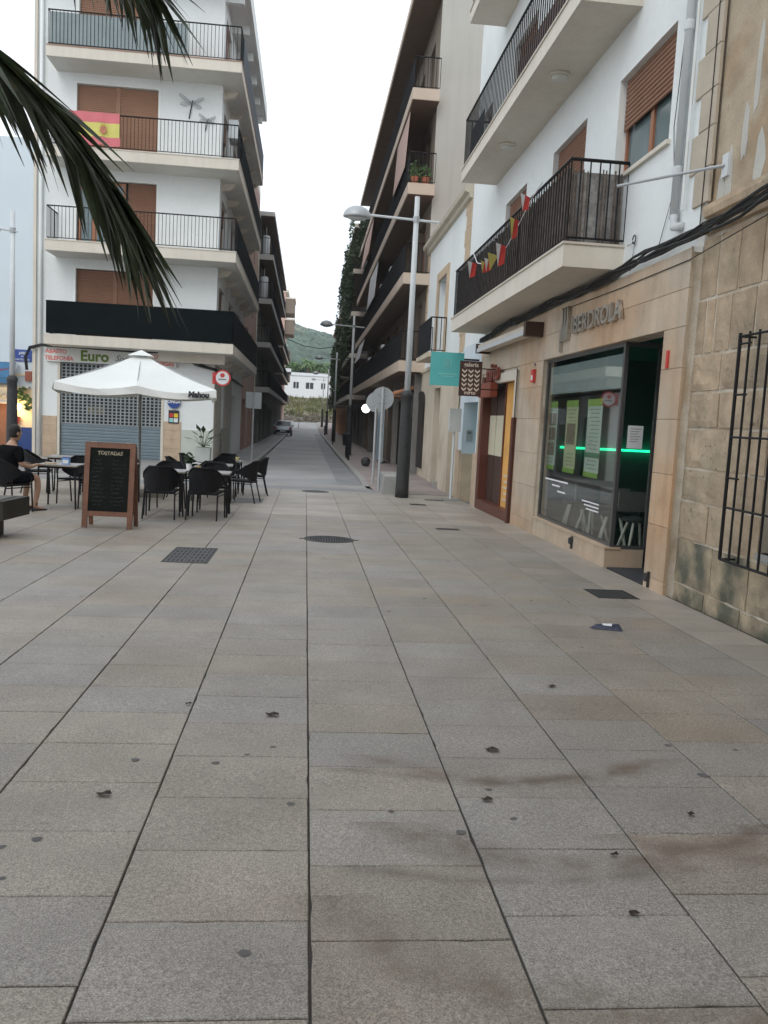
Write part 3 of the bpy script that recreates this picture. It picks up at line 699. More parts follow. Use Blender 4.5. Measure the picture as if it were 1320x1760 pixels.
# balconies
def balcony_a(z, y0, y1, zb, zt, indiv, h=1.02):
    b = MB().box(3.16, 3.95, y0, y1, zb, zt).build('balcony', CREAM, wa)
    MB().box(3.14, 3.95, y0-.02, y1+.02, zt, zt+.03).build('slab_edge', mat('slab_edge', (.55, .5, .43), .7, .05), b)
    lst = [] if indiv else None
    railing(b, [(3.95, y0+.04, zt+.03), (3.2, y0+.04, zt+.03), (3.2, y1-.04, zt+.03), (3.95, y1-.04, zt+.03)], h, step=.125, r=.010, indiv=lst)
    return b
bal1 = balcony_a(0, 10.75, 19.1, 3.68, 3.96, True)
bal2 = balcony_a(1, 10.75, 18.9, 6.88, 7.12, True)
bal3 = balcony_a(2, 10.75, 18.95, 10.2, 10.44, False)
Rr = random.Random(4); rd = MB()
def reeds(y0, y1, x0, x1, n, ztop=4.93):
    for i in range(n):
        t = i/n; x = x0+(x1-x0)*t+Rr.uniform(-.01, .01); y = y0+(y1-y0)*t
        if Rr.random() < .08: continue
        rd.tube([(x, y, 4.0), (x+Rr.uniform(-.006,.006), y+Rr.uniform(-.008,.008), ztop+Rr.uniform(-.04, .03))], Rr.uniform(.006, .014), 4)
reeds(10.83, 19.02, 3.235, 3.235, 520); reeds(10.83, 10.83, 3.24, 3.93, 14, 4.9)
rd.build('reed_screen', REED, bal1, kind='stuff')
MB().box(3.25, 3.254, 10.86, 19.0, 4.0, 4.90).build('backing_cloth', mat('screen_backing', (.16, .17, .165), .9, .3, 3, 30), bal1); MB().box(3.26, 3.92, 10.86, 10.865, 4.0, 4.88).build('end_cloth', mat('screen_end', (.24, .235, .23), .9, .35, 4, 25, streak=.6), bal1)
MB().box(3.26, 3.27, 17.2, 18.6, 7.2, 7.85).build('screen_cloth', MESHN, bal2)
MB().box(3.3, 3.31, 12.0, 14.6, 7.2, 7.7).build('screen_cloth', mat('brown_cloth', (.16, .10, .09), .9, .2, 3), bal2)
for y, lb in ((12.92, 'round white ceiling lamp under the upper balcony, nearer one'), (16.2, 'round white ceiling lamp under the upper balcony, farther one')):
    t = thing('balcony_lamp', lb, 'lamp', (3.55, y, 6.88), 0, 'ceiling lamps under the balcony')
    MB().lathe([(.15, 0), (.16, -.03), (.15, -.04)], (0,0,0), 20).build('base', CREAM, t, world=False); MB().lathe([(.12, -.04), (.11, -.07), (.06, -.095), (.01, -.10)], (0,0,0), 20).build('lamp_shade', SOFFIT, t, True, world=False)
# quoins: plastered with toothed edges
def quoin(parent, y0, y1, wid, z0, z1, m, seed, side=1, x=3.945):
    R_ = random.Random(seed); z = z0; k = 0
    while z < z1:
        h = R_.uniform(.33, .45); a = wid+(.14 if k % 2 else 0)
        yy0, yy1 = (y0, y0+a) if side > 0 else (y1-a, y1)
        MB().cham('x', x-.02, 3.96, yy0, yy1, z+.003, min(z+h, z1)-.003, .006).build('quoin_stone', m, parent); z += h; k += 1
quoin(sh, 8.45, 9, .35, 3.97, 9.4, mat('pale_stone', (.47, .41, .33), .9, .1, 3, 60, .3), 3)
# drain pipe and cables
pp = MB(); pp.tube([(3.89, 9.16, 3.98), (3.89, 9.16, 12)], .044, 12); pp.tube([(3.89, 9.16, 3.98), (3.89, 9.12, 3.86), (3.93, 9.0, 3.84)], .05, 12)
po = pp.build('drain_pipe', LGREY, wa, True)
for z in (4.4, 5.9, 7.6): MB().lathe([(.049, 0), (.054, .01), (.054, .09), (.049, .1)], (3.89, 9.16, z), 12).build('pipe_collar', LGREY, po)
MB().tube([(3.9, 8.98, 4.0), (3.9, 8.98, 12)], .018, 6).build('thin_pipe', WHITE, wa)
cb = thing('cable_bundle', 'thick bundle of black cables running along the facades above the shop', 'cable', (3.86, 12, 3.65))
Rk = random.Random(8)
for k in range(9):
    pts = []; ph = Rk.uniform(0, 6); oz = Rk.uniform(-.045, .045); ox = Rk.uniform(-.035, .02)
    for i in range(40):
        y = 5.0+i*.36
        zz = 3.66 + (.16*max(0, (7.6-y)/2.6)) - .06*max(0, min(1, (y-9)/2)) - .08*max(0, min(1, (y-16)/3))
        pts.append((3.84+ox+.01*sin(y*3+ph), y, zz+oz+.025*sin(y*1.9+ph)+.012*sin(y*5+ph*2)))
    MB().tube(pts, Rk.uniform(.009, .017), 6).build('cable', RUBB, cb)
tag(MB().tube([(3.86, 5.5, 3.66), (3.87, 8.6, 3.42), (3.87, 10.6, 3.42), (3.87, 13, 3.45)], .006, 4).build('thin_cable', RUBB), 'thin cable strung below the black bundle over the shop', 'cable')
tag(MB().tube([(3.93, 9.35, 8), (3.92, 9.3, 6.2), (3.92, 9.42, 5.0), (3.93, 9.3, 4.3), (3.93, 9.6, 3.75)], .005, 4).build('loose_cable', RUBB), 'loose thin cable hanging beside the white drain pipe', 'cable')
tag(MB().tube([(3.92, 8.55, 8), (3.92, 8.54, 5.0), (3.92, 8.56, 3.7)], .006, 4).build('wall_cable', RUBB), 'thin cable down the stone quoin right of the drain pipe', 'cable')
t = thing('banner_arm', 'grey steel arm standing out from the stone house towards the balcony', 'bracket', (3.98, 8.2, 4.25))
MB().tube([(3.96, 8.2, 4.25), (3.36, 9.5, 4.35)], .016, 8).build('arm', GALV, t)
MB().box(3.955, 3.985, 8.14, 8.26, 4.14, 4.36).build('wall_plate', LGREY, t)
t = thing('cable_hook', 'small black cable ring on the white wall below the balcony', 'cable', (3.94, 10.3, 3.9)); MB().tube([(3.92, 10.35+.05*cos(a), 3.98+.05*sin(a)) for a in [i*.6 for i in range(11)]], .008, 5).build('ring', RUBB, t); MB().tube([(3.93, 10.6, 3.95), (3.93, 10.35, 3.95), (3.93, 10.4, 3.7), (3.9, 10.35, 3.6)], .005, 4).build('tail', RUBB, t)
# awning cassette
t = thing('awning', 'rolled cream awning in a brown ended cassette over the gallery shop', 'awning', (3.6, 16, 3.25))
MB().box(3.60, 3.84, 14.15, 18.1, 3.20, 3.33).build('cassette', CREAM, t); MB().box(3.57, 3.87, 14.0, 14.15, 3.14, 3.38).build('end_cap', DBROWN, t)
MB().box(3.575, 3.60, 14.16, 18.1, 3.17, 3.25).build('valance_bar', LGREY, t); MB().box(3.57, 3.87, 18.1, 18.2, 3.16, 3.36).build('end_cap', DBROWN, t)
# bunting on the lower balcony
t = thing('bunting', 'string of small red and yellow pennants on the reed covered balcony', 'bunting', (3.1, 15, 4.8))
S = [(3.12, 16.75, 4.98), (3.09, 16.1, 4.66), (3.08, 15.2, 4.47), (3.08, 14.3, 4.43), (3.08, 13.6, 4.49), (3.09, 12.9, 4.70), (3.10, 12.3, 4.90), (3.11, 11.8, 4.99)]
MB().tube(S, .008, 4).build('string', PAPER, t)
def onS(y):
    for a, b_ in zip(S, S[1:]):
        if b_[1] <= y <= a[1]: u = (a[1]-y)/(a[1]-b_[1]); return a[2]+(b_[2]-a[2])*u
    return 4.8
for i, (y, w_, h, m_) in enumerate(((16.0, .20, .30, FRED), (14.95, .16, .20, FRED), (14.6, .17, .22, FRED), (14.15, .21, .26, FLAGY), (13.6, .20, .36, FRED), (12.85, .17, .32, FRED), (12.25, .18, .24, FRED))):
    z = onS(y); x = 3.07
    q = [(x, y+.06, z), (x-w_, y-.10, z+.01), (x-w_*.75, y-.10, z-h), (x-.03, y-.02, z-h*.8)]
    if m_ is FLAGY: MB().face([q[0], q[1], ((q[0][0]+q[1][0])/2-.03, y, z-h)]).build('pennant', m_, t)
    else:
        MB().face([q[0], q[1], q[2], q[3]]).build('pennant', m_, t)
        MB().face([(q[1][0], q[1][1]-.004, q[1][2]), ((q[0][0]+q[1][0])/2, y-.02-.004, z), (q[2][0], q[2][1]-.004, q[2][2])]).build('pennant', FLAGY if i % 2 else PAPER, t)
# --- gallery shop front (brown)
gf = MB()
gf.box(3.86, 4.1, 18.45, 18.72, -.5, 2.68); gf.box(3.82, 3.92, 15.47, 15.62, -.5, 1.80); gf.box(3.86, 4.1, 15.62, 18.45, -.5, .0)
g1 = gf.build('gallery_shopfront', MAROON, wa)
bm_ = MB(); bm_.box(3.84, 3.96, 15.47, 17.3, 2.50, 2.68); bm_.box(3.84, 3.96, 15.47, 15.62, 1.80, 2.50); bm_.build('pale_beam', mat('pale_beam', (.62, .58, .5), .6, .04), g1)
MB().box(3.83, 3.84, 15.445, 15.47, -.4, 2.7).build('edge_strip', DBROWN, g1)
for (ya, yb) in ((17.85, 18.45), (17.0, 17.80)):
    MB().box(4.04, 4.08, ya, yb, .0, 1.0).build('lower_panel', DBROWN, g1); MB().box(4.04, 4.08, ya, yb, 1.0, 1.85).build('cream_panel', CREAMP, g1); MB().box(4.04, 4.08, ya, yb, 1.85, 2.5).build('upper_panel', DBROWN, g1)
MB().box(4.03, 4.05, 15.62, 16.94, .0, 2.5).build('glow_painted_doorway', ORNG, g1)  # sheet coloured to stand for the warm glow inside
MB().box(4.0, 4.06, 16.94, 17.0, .0, 2.5).build('door_edge', MAROON, g1)
bk = MB(); bk.box(4.085, 4.1, 15.4, 18.8, -.4, 2.7); bk.build('back_panel', DARKI, g1)
for k in range(5): MB().box(4.022, 4.028, 16.2, 16.8-(k % 2)*.08, .62-.12*k, .655-.12*k).build('printed_line', SIGNC, g1)
t = thing('gallery_fascia_sign', 'rust brown letters standing on a red box above the gallery door', 'sign', (3.8, 17.6, 2.6))
MB().box(3.72, 3.87, 17.15, 18.35, 2.22, 2.52).build('box', mat('rust_box', (.26, .06, .035), .5, .08), t)
text('mirto', .52, (3.80, 17.35, 2.56), 'left', mat('rust_letters', (.22, .06, .04), .6, .1), 'lettering', t, .03, 'CENTER', .012, .95)
# hanging signs
t = thing('hanging_sign', 'dark brown hanging sign with rows of cream leaves', 'sign', (3.27, 17, 2.55))
MB().box(3.04, 3.49, 16.98, 17.02, 2.20, 2.90).build('board', SIGNB, t)
text('galería', .115, (3.265, 16.975, 2.79), 'front', SIGNC, 'lettering', t, .002, 'CENTER', .002, 1.0); text('mirto', .105, (3.265, 16.975, 2.235), 'front', SIGNC, 'lettering', t, .002, 'CENTER', .002, 1.0)
for r in range(5):
    for c in range(3):
        x, z = 3.135+c*.13, 2.70-r*.09; 
        MB().face([(x, 16.976, z-.045), (x, 16.976, z-.005), (x-.05, 16.976, z+.04), (x-.05, 16.976, z)]).face([(x, 16.976, z-.045), (x+.05, 16.976, z), (x+.05, 16.976, z+.04), (x, 16.976, z-.005)]).build('leaf_emblem', SIGNC, t)
for z in (2.35, 2.76): MB().tube([(3.49, 17, z), (3.9, 17, z)], .012, 6).build('bracket', IRON, t)
t = thing('turquoise_sign', 'square turquoise sign hanging out over the white doorway', 'sign', (3.2, 19.5, 2.9))
MB().box(2.80, 3.57, 19.48, 19.53, 2.50, 3.26).build('board', TURQ, t); MB().box(3.57, 3.95, 19.49, 19.52, 3.1, 3.14).build('bracket', IRON, t)
em = MB()
for k in range(6):
    a = k*pi/3; cx, cz = 3.19+.045*cos(a), 3.0+.06*sin(a)
    ring = [(cx+.05*cos(b*pi/6), 19.475, cz+.07*sin(b*pi/6)) for b in range(13)]; em.tube(ring, .0035, 4)
em.build('emblem', TURQL, t)
MB().box(2.98, 3.42, 19.474, 19.48, 2.76, 2.775).build('printed_line', TURQL, t); MB().box(3.05, 3.35, 19.474, 19.48, 2.71, 2.72).build('printed_line', TURQL, t)
# white doorway
dw = MB(); dw.box(4.32, 4.38, 19.35, 21.1, -.4, 2.17); d1 = dw.build('entrance_door', mat('turquoise_door', (.10, .34, .35), .5, .05), wa)
MB().box(4.30, 4.32, 19.4, 20.2, -.3, 2.1).build('door_leaf', DGREY, d1)
t = thing('intercom', 'grey intercom panel in the reveal of the white doorway', 'intercom', (4.1, 21.1, 1.35)); MB().box(4.03, 4.18, 21.07, 21.1, 1.22, 1.50).build('panel', GALV, t); MB().box(4.06, 4.15, 21.06, 21.07, 1.4, 1.46).build('grille', DGREY, t)
MB().box(3.935, 4.36, 21.075, 21.098, -.45, .9).build('reveal_plinth', TRAV, wa)

# ================================================================== LOW WHITE HOUSE with cornice (right)
lh = thing('low_white_house', 'two storey white house with stone cornice and iron balcony beyond the shops', 'house', (3.95, 25, 0))
B0, B1 = 21.62, 29.35
w = MB(); wall(w, 'x', -1, 3.95, B0, B1, 3.35, 7.5, [(24.95, 26.5, 3.75, 6.0, .25)], .25); w.build('upper_wall', WHITE, lh)
w = MB(); wall(w, 'x', -1, 3.93, B0, B1, -.6, 3.35, [(22.3, 23.2, -.5, 1.9, .2), (25.0, 26.2, -.6, 2.7, .30)], .30); w.build('lower_wall', BEIGE, lh)
rf = MB(); rf.box(3.98, 11, B0+.02, B1-.02, 7.45, 7.5); rf.box(10.9, 11, B0, B1, -.5, 7.5); rf.build('roof', TERRA, lh)
cn = MB().prism([(3.96, 7.28), (3.86, 7.32), (3.84, 7.42), (3.74, 7.46), (3.72, 7.56), (3.76, 7.62), (3.96, 7.64)], 'y', B0, B1); cn.build('cornice', mat('cornice_stone', (.52, .47, .38), .85, .08), lh)
MB().prism([(3.95, 3.28), (3.86, 3.32), (3.86, 3.42), (3.95, 3.46)], 'y', B0, B1).build('string_course', BEIGE, lh)
quoin(lh, 21.64, 22.6, .62, 3.5, 7.28, mat('quoin_stone', (.52, .40, .28), .9, .1, 3, 60, .2), 6)
quoin(lh, 28.9, 29.33, .3, 3.5, 7.28, MATS['quoin_stone'], 7, -1)
fs_ = MB(); fs_.box(3.90, 3.96, 24.65, 24.95, 3.6, 6.25); fs_.box(3.90, 3.96, 26.5, 26.8, 3.6, 6.25); fs_.box(3.90, 3.96, 24.95, 26.5, 6.0, 6.25)
fs_.build('stone_surround', MATS['quoin_stone'], lh); fill_window(lh, 'x', -1, 4.15, 24.95, 26.5, 3.75, 6.0, .0, BGLASS, 2, wood=LGREY)
b = MB().box(3.45, 3.95, 24.6, 27.4, 3.55, 3.68).build('balcony', BEIGE, lh); railing(b, [(3.93, 24.65, 3.68), (3.5, 24.65, 3.68), (3.5, 27.35, 3.68), (3.93, 27.35, 3.68)], 1.0, step=.11, r=.012)
MB().box(4.22, 4.26, 25.0, 26.2, -.5, 2.7).build('door', DBROWN, lh); MB().box(4.12, 4.16, 22.3, 23.2, -.4, 1.9).build('side_door', mat('old_grey_door', (.23, .21, .17), .8, .2), lh)
ag = [(28.15, .1), (28.15, 2.35)]+[(29.0-.85*cos(a), 2.35+.35*sin(a)) for a in [pi*k/8 for k in range(1, 8)]]+[(29.3, 2.35), (29.3, .1)]
MB().prism(ag, 'x', 3.86, 3.935).build('arched_grille', mat('dark_grille', (.028, .022, .02), .8, .2), lh)
MB().box(3.80, 3.93, 24.6, 24.95, -.5, -.1).build('door_step', CONC, lh)
# C: tall right-hand block
def block(name, label, side, Y0, Y1, xw, xo, tops, thick, ztop, wallm, slabm, soffm, loc, railm, screens, roof_over=True, z0=-.6, xback=12, wins=3.2, h=1.0, balend=0, group=None, shm=None, party=None, beams=False, hroof=.25, depth=.3):
    t = thing(name, label, 'building', loc, 0, group); n = -1 if side > 0 else 1
    xb = xback*side; R_ = random.Random(int(Y0*10))
    ops = []
    lv = list(tops)
    for i, z in enumerate(lv):
        y = Y0+1.2
        while y < Y1-2:
            w_ = R_.choice((1.2, 1.6, 2.2)); ops.append((y, min(y+w_, Y1-.6), z+.03, z+2.2, depth)); y += w_+wins*R_.uniform(.5, .8)
    y = Y0+1.0; g0 = []
    while y < Y1-2:
        w_ = R_.choice((1.1, 2.2, 2.8)); g0.append((y, min(y+w_, Y1-.5), -.6, R_.choice((2.2, 2.5)), depth)); y += w_+R_.uniform(.8, 2.4)
    w = MB(); wall(w, 'x', n, xw, Y0, Y1, z0, ztop, ops+g0, depth)
    w.build('wall', wallm, t)
    p = MB(); P0 = [(xw, Y0, z0), (xb, Y0, z0), (xb, Y0, ztop), (xw, Y0, ztop)]; p.face(P0); p.face([(x, Y1, z) for x, y, z in P0]); p.face([(xb, Y0, z0), (xb, Y1, z0), (xb, Y1, ztop), (xb, Y0, ztop)]); p.build('party_wall', party or wallm, t)
    rb_ = MB(); rb_.box(xo if roof_over else xw, xb, Y0, Y1, ztop, ztop+hroof); rb_.build('roof', slabm, t)
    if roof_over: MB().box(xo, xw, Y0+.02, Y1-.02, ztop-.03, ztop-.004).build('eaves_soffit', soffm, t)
    for (a0, a1, z_, z1_, *_) in g0:
        d = xw-n*depth; m_ = R_.choice((DBROWN, DGREY, DGLASS, SHUTT))
        MB().abox('x', d, d-n*.05, a0, a1, z_, z1_).build('door', m_, t)
    for (a0, a1, z_, z1_, *_) in ops:
        d = xw-n*(depth-.05); fill_window(t, 'x', n, d, a0, a1, z_, z1_, R_.choice((0, .3, .6, 1)), DGLASS, 2, shm=shm, step=.12)
    for i, z in enumerate(tops):
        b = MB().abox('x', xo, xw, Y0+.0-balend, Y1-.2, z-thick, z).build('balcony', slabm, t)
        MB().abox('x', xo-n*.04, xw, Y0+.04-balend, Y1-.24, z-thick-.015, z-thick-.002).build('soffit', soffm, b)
        if beams:
            k = Y0+.4
            while k < Y1-.6: MB().abox('x', xw, xo-n*.28, k, k+.22, z-thick-.30, z-thick-.015).build('beam', slabm, b); k += 2.05
        xr = xo-n*.05
        railing(b, [(xw, Y0+.05-balend, z), (xr, Y0+.05-balend, z), (xr, Y1-.25, z)], h, step=.14, r=.010, m=railm)
        for (a, b_, hh, m_) in screens.get(i, ()):
            MB().abox('x', xr-n*.02, xr-n*.03, a, b_, z+.05, z+hh).build('rail_screen', m_, b)
    return t
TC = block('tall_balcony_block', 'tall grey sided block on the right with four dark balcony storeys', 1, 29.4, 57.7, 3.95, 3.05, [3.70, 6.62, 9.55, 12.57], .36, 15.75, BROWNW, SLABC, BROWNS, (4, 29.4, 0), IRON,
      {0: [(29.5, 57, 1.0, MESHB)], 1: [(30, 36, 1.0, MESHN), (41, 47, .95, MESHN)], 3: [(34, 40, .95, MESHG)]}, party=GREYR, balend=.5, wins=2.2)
MB().box(3.0, 3.05, 29.3, 57.7, 15.72, 15.98).build('roof_fascia', SLABC, TC)
for y in (29.45, 36.5, 43.5, 50.5): MB().box(3.72, 3.95, y, y+.25, -.4, 3.3).build('pillar', DGREY, TC)
def ac(x, y, z, lab, s=1, ax='x', parent=None):
    t = thing('air_conditioner', lab, 'air conditioner', (x, y, z), 0, 'air conditioners on the balconies')
    MB().box(-.16, .16, -.42, .42, 0, .62).build('casing', LGREY, t, world=False)
    d = -.165*s; pts = [(d, .12+.2*cos(a), .31+.2*sin(a)) for a in [i*pi/7 for i in range(15)]]
    f = MB(); f.tube(pts, .012, 4)
    for a in range(4): f.tube([(d, .12-.2*cos(a*pi/4), .31-.2*sin(a*pi/4)), (d, .12+.2*cos(a*pi/4), .31+.2*sin(a*pi/4))], .008, 3)
    f.build('fan_grille', DGREY, t, world=False); return t
ac(3.35, 35.6, 7.3, 'white air conditioner behind the second balcony rail of the tall block, nearer'); ac(3.35, 40.2, 7.3, 'white air conditioner on the second balcony of the tall block, farther')
ac(3.35, 38.0, 4.35, 'large white air conditioner above the dark screen of the lowest balcony'); ac(3.35, 46.0, 4.35, 'white air conditioner farther along the lowest dark screened balcony')
def blind(y0, y1, ztop, zbot, x1, x0, m, lab):
    o = MB().add([(x1, y0, ztop), (x1, y1, ztop), (x0, y1, zbot), (x0, y0, zbot), (x1+.015, y0, ztop), (x1+.015, y1, ztop), (x0+.015, y1, zbot), (x0+.015, y0, zbot)], [(0,1,2,3), (7,6,5,4), (0,4,5,1), (3,2,6,7), (0,3,7,4), (1,5,6,2)]).build('sun_blind', m)
    tag(o, lab, 'awning')
blind(29.9, 33.8, 12.15, 10.3, 3.1, 3.0, PINKF, 'faded pink sun blind hanging from the top balcony of the tall block')
blind(41.0, 46.0, 9.15, 7.5, 3.1, 2.98, LGREY, 'pale sun blind hanging at the third balcony of the tall block')
blind(45.5, 52.0, 12.15, 10.4, 3.1, 2.9, PINKF, 'faded orange sun blind far along the tall block')
blind(48.5, 53.5, 6.2, 5.1, 3.1, 2.85, LGREY, 'half lowered pale awning under the second balcony of the tall block')
t = thing('balcony_plants', 'green potted plants with red flowers behind the third balcony rail', 'plant', (3.5, 29.1, 9.55))
mb = MB(); clumps(mb, [((3.3, 29.15, 10.0), (.22, .2, .35)), ((3.65, 29.15, 9.9), (.2, .2, .3))], 150, .07, seed=3); mb.build('foliage', LEAFM, t)
for x in (3.3, 3.65): MB().lathe([(.1, 0), (.14, .22), (.15, .24)], (x, 29.12, 9.56), 12).build('pot', TERRA, t)
t = thing('globe_lamp', 'round white globe lamp lit under the balconies of the tall block', 'lamp', (2.98, 42, 2.3))
MB().lathe([(.02, -.21), (.12, -.17), (.19, -.08), (.21, 0), (.19, .08), (.12, .17), (.02, .21)], (2.92, 42.0, 2.2), 20).build('globe', GLOBE, t, True); MB().tube([(2.92, 42, 2.4), (2.92, 42, 2.75), (3.95, 42, 2.75)], .02, 6).build('bracket', IRON, t)
t = thing('tiled_canopy', 'small terracotta tiled canopy under the lowest balcony of the tall block', 'canopy', (3.6, 31.5, 2.7))
for i in range(11): MB().prism([(2.98+0, 0), (3.95, 0), (3.95, .05), (2.98, .04)], 'y', 0, .01) if False else None
for i in range(14):
    y = 30.0+i*.2; MB().tube([(3.05, y, 2.60), (3.93, y, 2.92)], .075, 8).build('roof_tile', mat('clay_tile', (.42, .20, .11), .85, .2, 3, 40, rand=.25), t)
MB().box(3.05, 3.95, 29.9, 32.8, 2.5, 2.54).build('board', WOODR, t)
t = thing('advertising_board', 'pale blue board standing along the pavement', 'panel', (3.2, 38, 0))
MB().box(3.30, 3.36, 36.5, 39.5, -.15, 2.25).build('panel', PBLUE, t); MB().box(3.26, 3.30, 36.45, 36.55, -.2, 2.3).build('post', LGREY, t)
t = thing('advertising_board', 'narrow pale blue board beside the low white house', 'panel', (3.75, 30, 0)); MB().box(3.45, 3.78, 30.3, 30.36, -.15, 1.0).build('panel', PBLUE, t); MB().box(3.5, 3.72, 30.22, 30.28, 1.25, 1.75).build('poster', POSTL, t); MB().box(3.77, 3.80, 30.27, 30.4, -.2, 1.8).build('post', IRON, t)
# D: farther blocks with trailing plants
blocks = []
for (nm, y0, y1, tops, zt, xo, lab, wm) in (('ivy_hung_block', 58, 84, [3.3, 6.1, 8.9, 11.7], 14.4, 2.75, 'dark balcony block overgrown with trailing plants on the right', DGREY),
                        ('far_orange_block', 84.3, 104, [3.2, 6.0, 8.8], 11.4, 2.8, 'orange walled block farther up on the right', ORC),
                        ('last_low_block', 104.3, 120, [3.4], 6.4, 2.9, 'last low house on the right before the bank', ORC)):
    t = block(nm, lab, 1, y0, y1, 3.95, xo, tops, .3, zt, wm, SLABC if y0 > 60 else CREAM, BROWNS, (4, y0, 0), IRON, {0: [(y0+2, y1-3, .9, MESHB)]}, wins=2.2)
    blocks.append(t)
for (x, y0, y1, za, zb, nn, lab) in ((2.66, 58.3, 70, 6, 14.6, 30, 'thick trailing ivy hanging over the balconies of the dark right hand block'), (2.6, 70, 83, 3.5, 13.6, 30, 'dark creepers farther along the right hand block'), (2.68, 86, 100, 3.2, 9.5, 22, 'green creeper on the far orange block')):
    mb = MB(); R_ = random.Random(int(y0)); bx = []
    for k in range(nn):
        yc = y0+(y1-y0)*R_.random(); zc_ = za+(zb-za)*R_.random(); bx.append(((x, yc, zc_), (.22, R_.uniform(.5, 1.4), R_.uniform(.6, 1.7))))
    clumps(mb, bx, 75, .16, seed=int(y0)); o = mb.build('creeper', LEAFD); tag(o, lab, 'creeper')
for (c_, h_, lab) in (((2.95, 52, 13.1), (.3, 2.5, .6), 'green plants spilling over the top balcony of the tall block'), ((2.9, 56.5, 12.6), (.3, 1.2, 1.1), 'bushy plant at the far end of the top balcony of the tall block')):
    mb = MB(); clumps(mb, [(c_, h_)], 260, .13, seed=8); tag(mb.build('balcony_greenery', LEAFD, kind='stuff'), lab, 'plant')

# ================================================================== LEFT: corner block with the shuttered shop
lc = thing('corner_apartment_block', 'white five storey corner block with brown shutters over a shuttered shop', 'building', (-6, 30.7, 0))
XL, XR, YF, YE = -9.5, -3.3, 30.7, 53.3
TOPS = [3.95, 7.0, 10.0, 13.1]
WF = [(-8.12, -5.5, 4.0, 6.32, .18), (-8.12, -5.45, 7.05, 9.32, .18), (-8.15, -5.45, 10.05, 12.42, .18), (-8.1, -5.4, 13.15, 15.4, .18)]
w = MB(); wall(w, 'y', -1, YF, XL, XR, -.6, 16.4, WF+[(-8.62, -5.12, -.5, 3.12, .22)], .22)
so_ = []
for z in TOPS:
    for y in (31.4, 35.2, 39.0): so_.append((y, y+2.0, z+.05, z+2.15, .2))
gs = [(33.0, 34.2, -.4, 2.2, .2), (37.5, 40.0, -.4, 2.4, .2), (44.0, 46.5, -.4, 2.4, .2), (48.5, 51, -.4, 2.4, .2)]
wall(w, 'x', 1, XR, YF, 43.3, -.6, 16.4, so_+gs[:2], .2)
w.face([(XL, YF, -.6), (XL, YE, -.6), (XL, YE, 16.4), (XL, YF, 16.4)]); w.face([(XL, YE, -.6), (XR, YE, -.6), (XR, YE, 16.4), (XL, YE, 16.4)])
w.build('wall', WHITE, lc)
w = MB(); wall(w, 'x', 1, XR, 43.3, YE, -.6, 14.6, [(45, 46.4, z+.1, z+2.2, .2) for z in TOPS[:3]]+[(49, 50.4, z+.1, z+2.2, .2) for z in TOPS[:3]]+gs[2:], .2)
w.build('rear_wall', PINKB, lc)
for z in TOPS[:3]:
    for y in (45, 49): fill_window(lc, 'x', 1, XR-.2, y, y+1.4, z+.1, z+2.2, .6, DGLASS, 2, step=.12)
for g in gs: MB().box(XR-.24, XR-.2, g[0], g[1], -.4, g[3]).build('door', DGREY if g[0] < 40 else DBROWN, lc)
MB().box(XL, -2.5, 29.5, 43.4, 16.1, 16.5).build('roof', WHITE, lc); MB().box(XL, XR, 43.4, YE, 14.6, 14.9).build('rear_roof', CREAM, lc)
MB().box(XR-.02, XR+.04, 33.8, 36.9, -.35, 1.0).build('side_dado', mat('greyish_dado', (.34, .33, .29), .9, .1), lc)
# side wall lower render in brownish grey
MB().box(XR, XR+.025, YF+.02, 32.98, -.3, 3.3).build('side_render', mat('dirty_render', (.42, .39, .34), .9, .1, .8, streak=.1), lc)
MB().box(XR, XR+.025, 34.22, 37.48, 1.0, 3.3).build('side_render', MATS['dirty_render'], lc)
# window contents
for i, o in enumerate(WF):
    a0, a1, z0, z1 = o[:4]; am = (a0+a1)/2
    surr = MB()
    for (xa, xb_, za, zb) in ((a0-.06, a0, z0, z1+.05), (a1, a1+.06, z0, z1+.05), (a0, a1, z1, z1+.05)): surr.box(xa, xb_, YF-.015, YF+.02, za, zb)
    surr.build('window_trim', mat('trim_white', (.82, .84, .82), .7, .02), lc)
    if i == 1:
        for k in range(3):
            xa = a0+.06+k*.52
            f = MB(); f.box(xa, xa+.08, YF+.08, YF+.14, z0, z1-.05); f.box(xa+.44, xa+.52, YF+.08, YF+.14, z0, z1-.05); f.box(xa+.08, xa+.44, YF+.08, YF+.14, z1-.15, z1-.05); f.box(xa+.08, xa+.44, YF+.08, YF+.14, z0, z0+.12)
            fo_ = f.build('door_leaf', WOODF, lc); MB().box(xa+.08, xa+.44, YF+.10, YF+.11, z0+.12, z1-.15).build('pane', BGLASS, fo_)
        MB().box(a0, a1, YF+.17, YF+.175, z0, z1).build('backing', DARKI, lc)
        s = MB(); slats(s, 'y', YF+.12, -1, a0+1.7, a1, z0+.02, z1-.02, .06); s.build('roller_shutter', WOODR, lc)
    else:
        for (xa, xb_) in ((a0+.01, am-.07), (am+.07, a1-.01)):
            s = MB(); slats(s, 'y', YF+.13, -1, xa, xb_, z0+.02, z1-.02, .06); s.build('roller_shutter', WOODR if i < 2 else mat('shutter_brown_light', (.30, .16, .095), .6, .06, 2), lc)
        MB().box(am-.07, am+.07, YF+.09, YF+.16, z0, z1).build('shutter_post', MATS['shutter_brown_light'] if i >= 2 else WOODR, lc)
        MB().box(a0, a1, YF+.172, YF+.178, z0, z1).build('backing', DARKI, lc)
    if i == 2: pass
for (y0, y1, z0, z1, _) in so_: fill_window(lc, 'x', 1, XR-.16, y0, y1, z0, z1, random.choice((.3, .7, 1)), DGLASS, 2, step=.12)
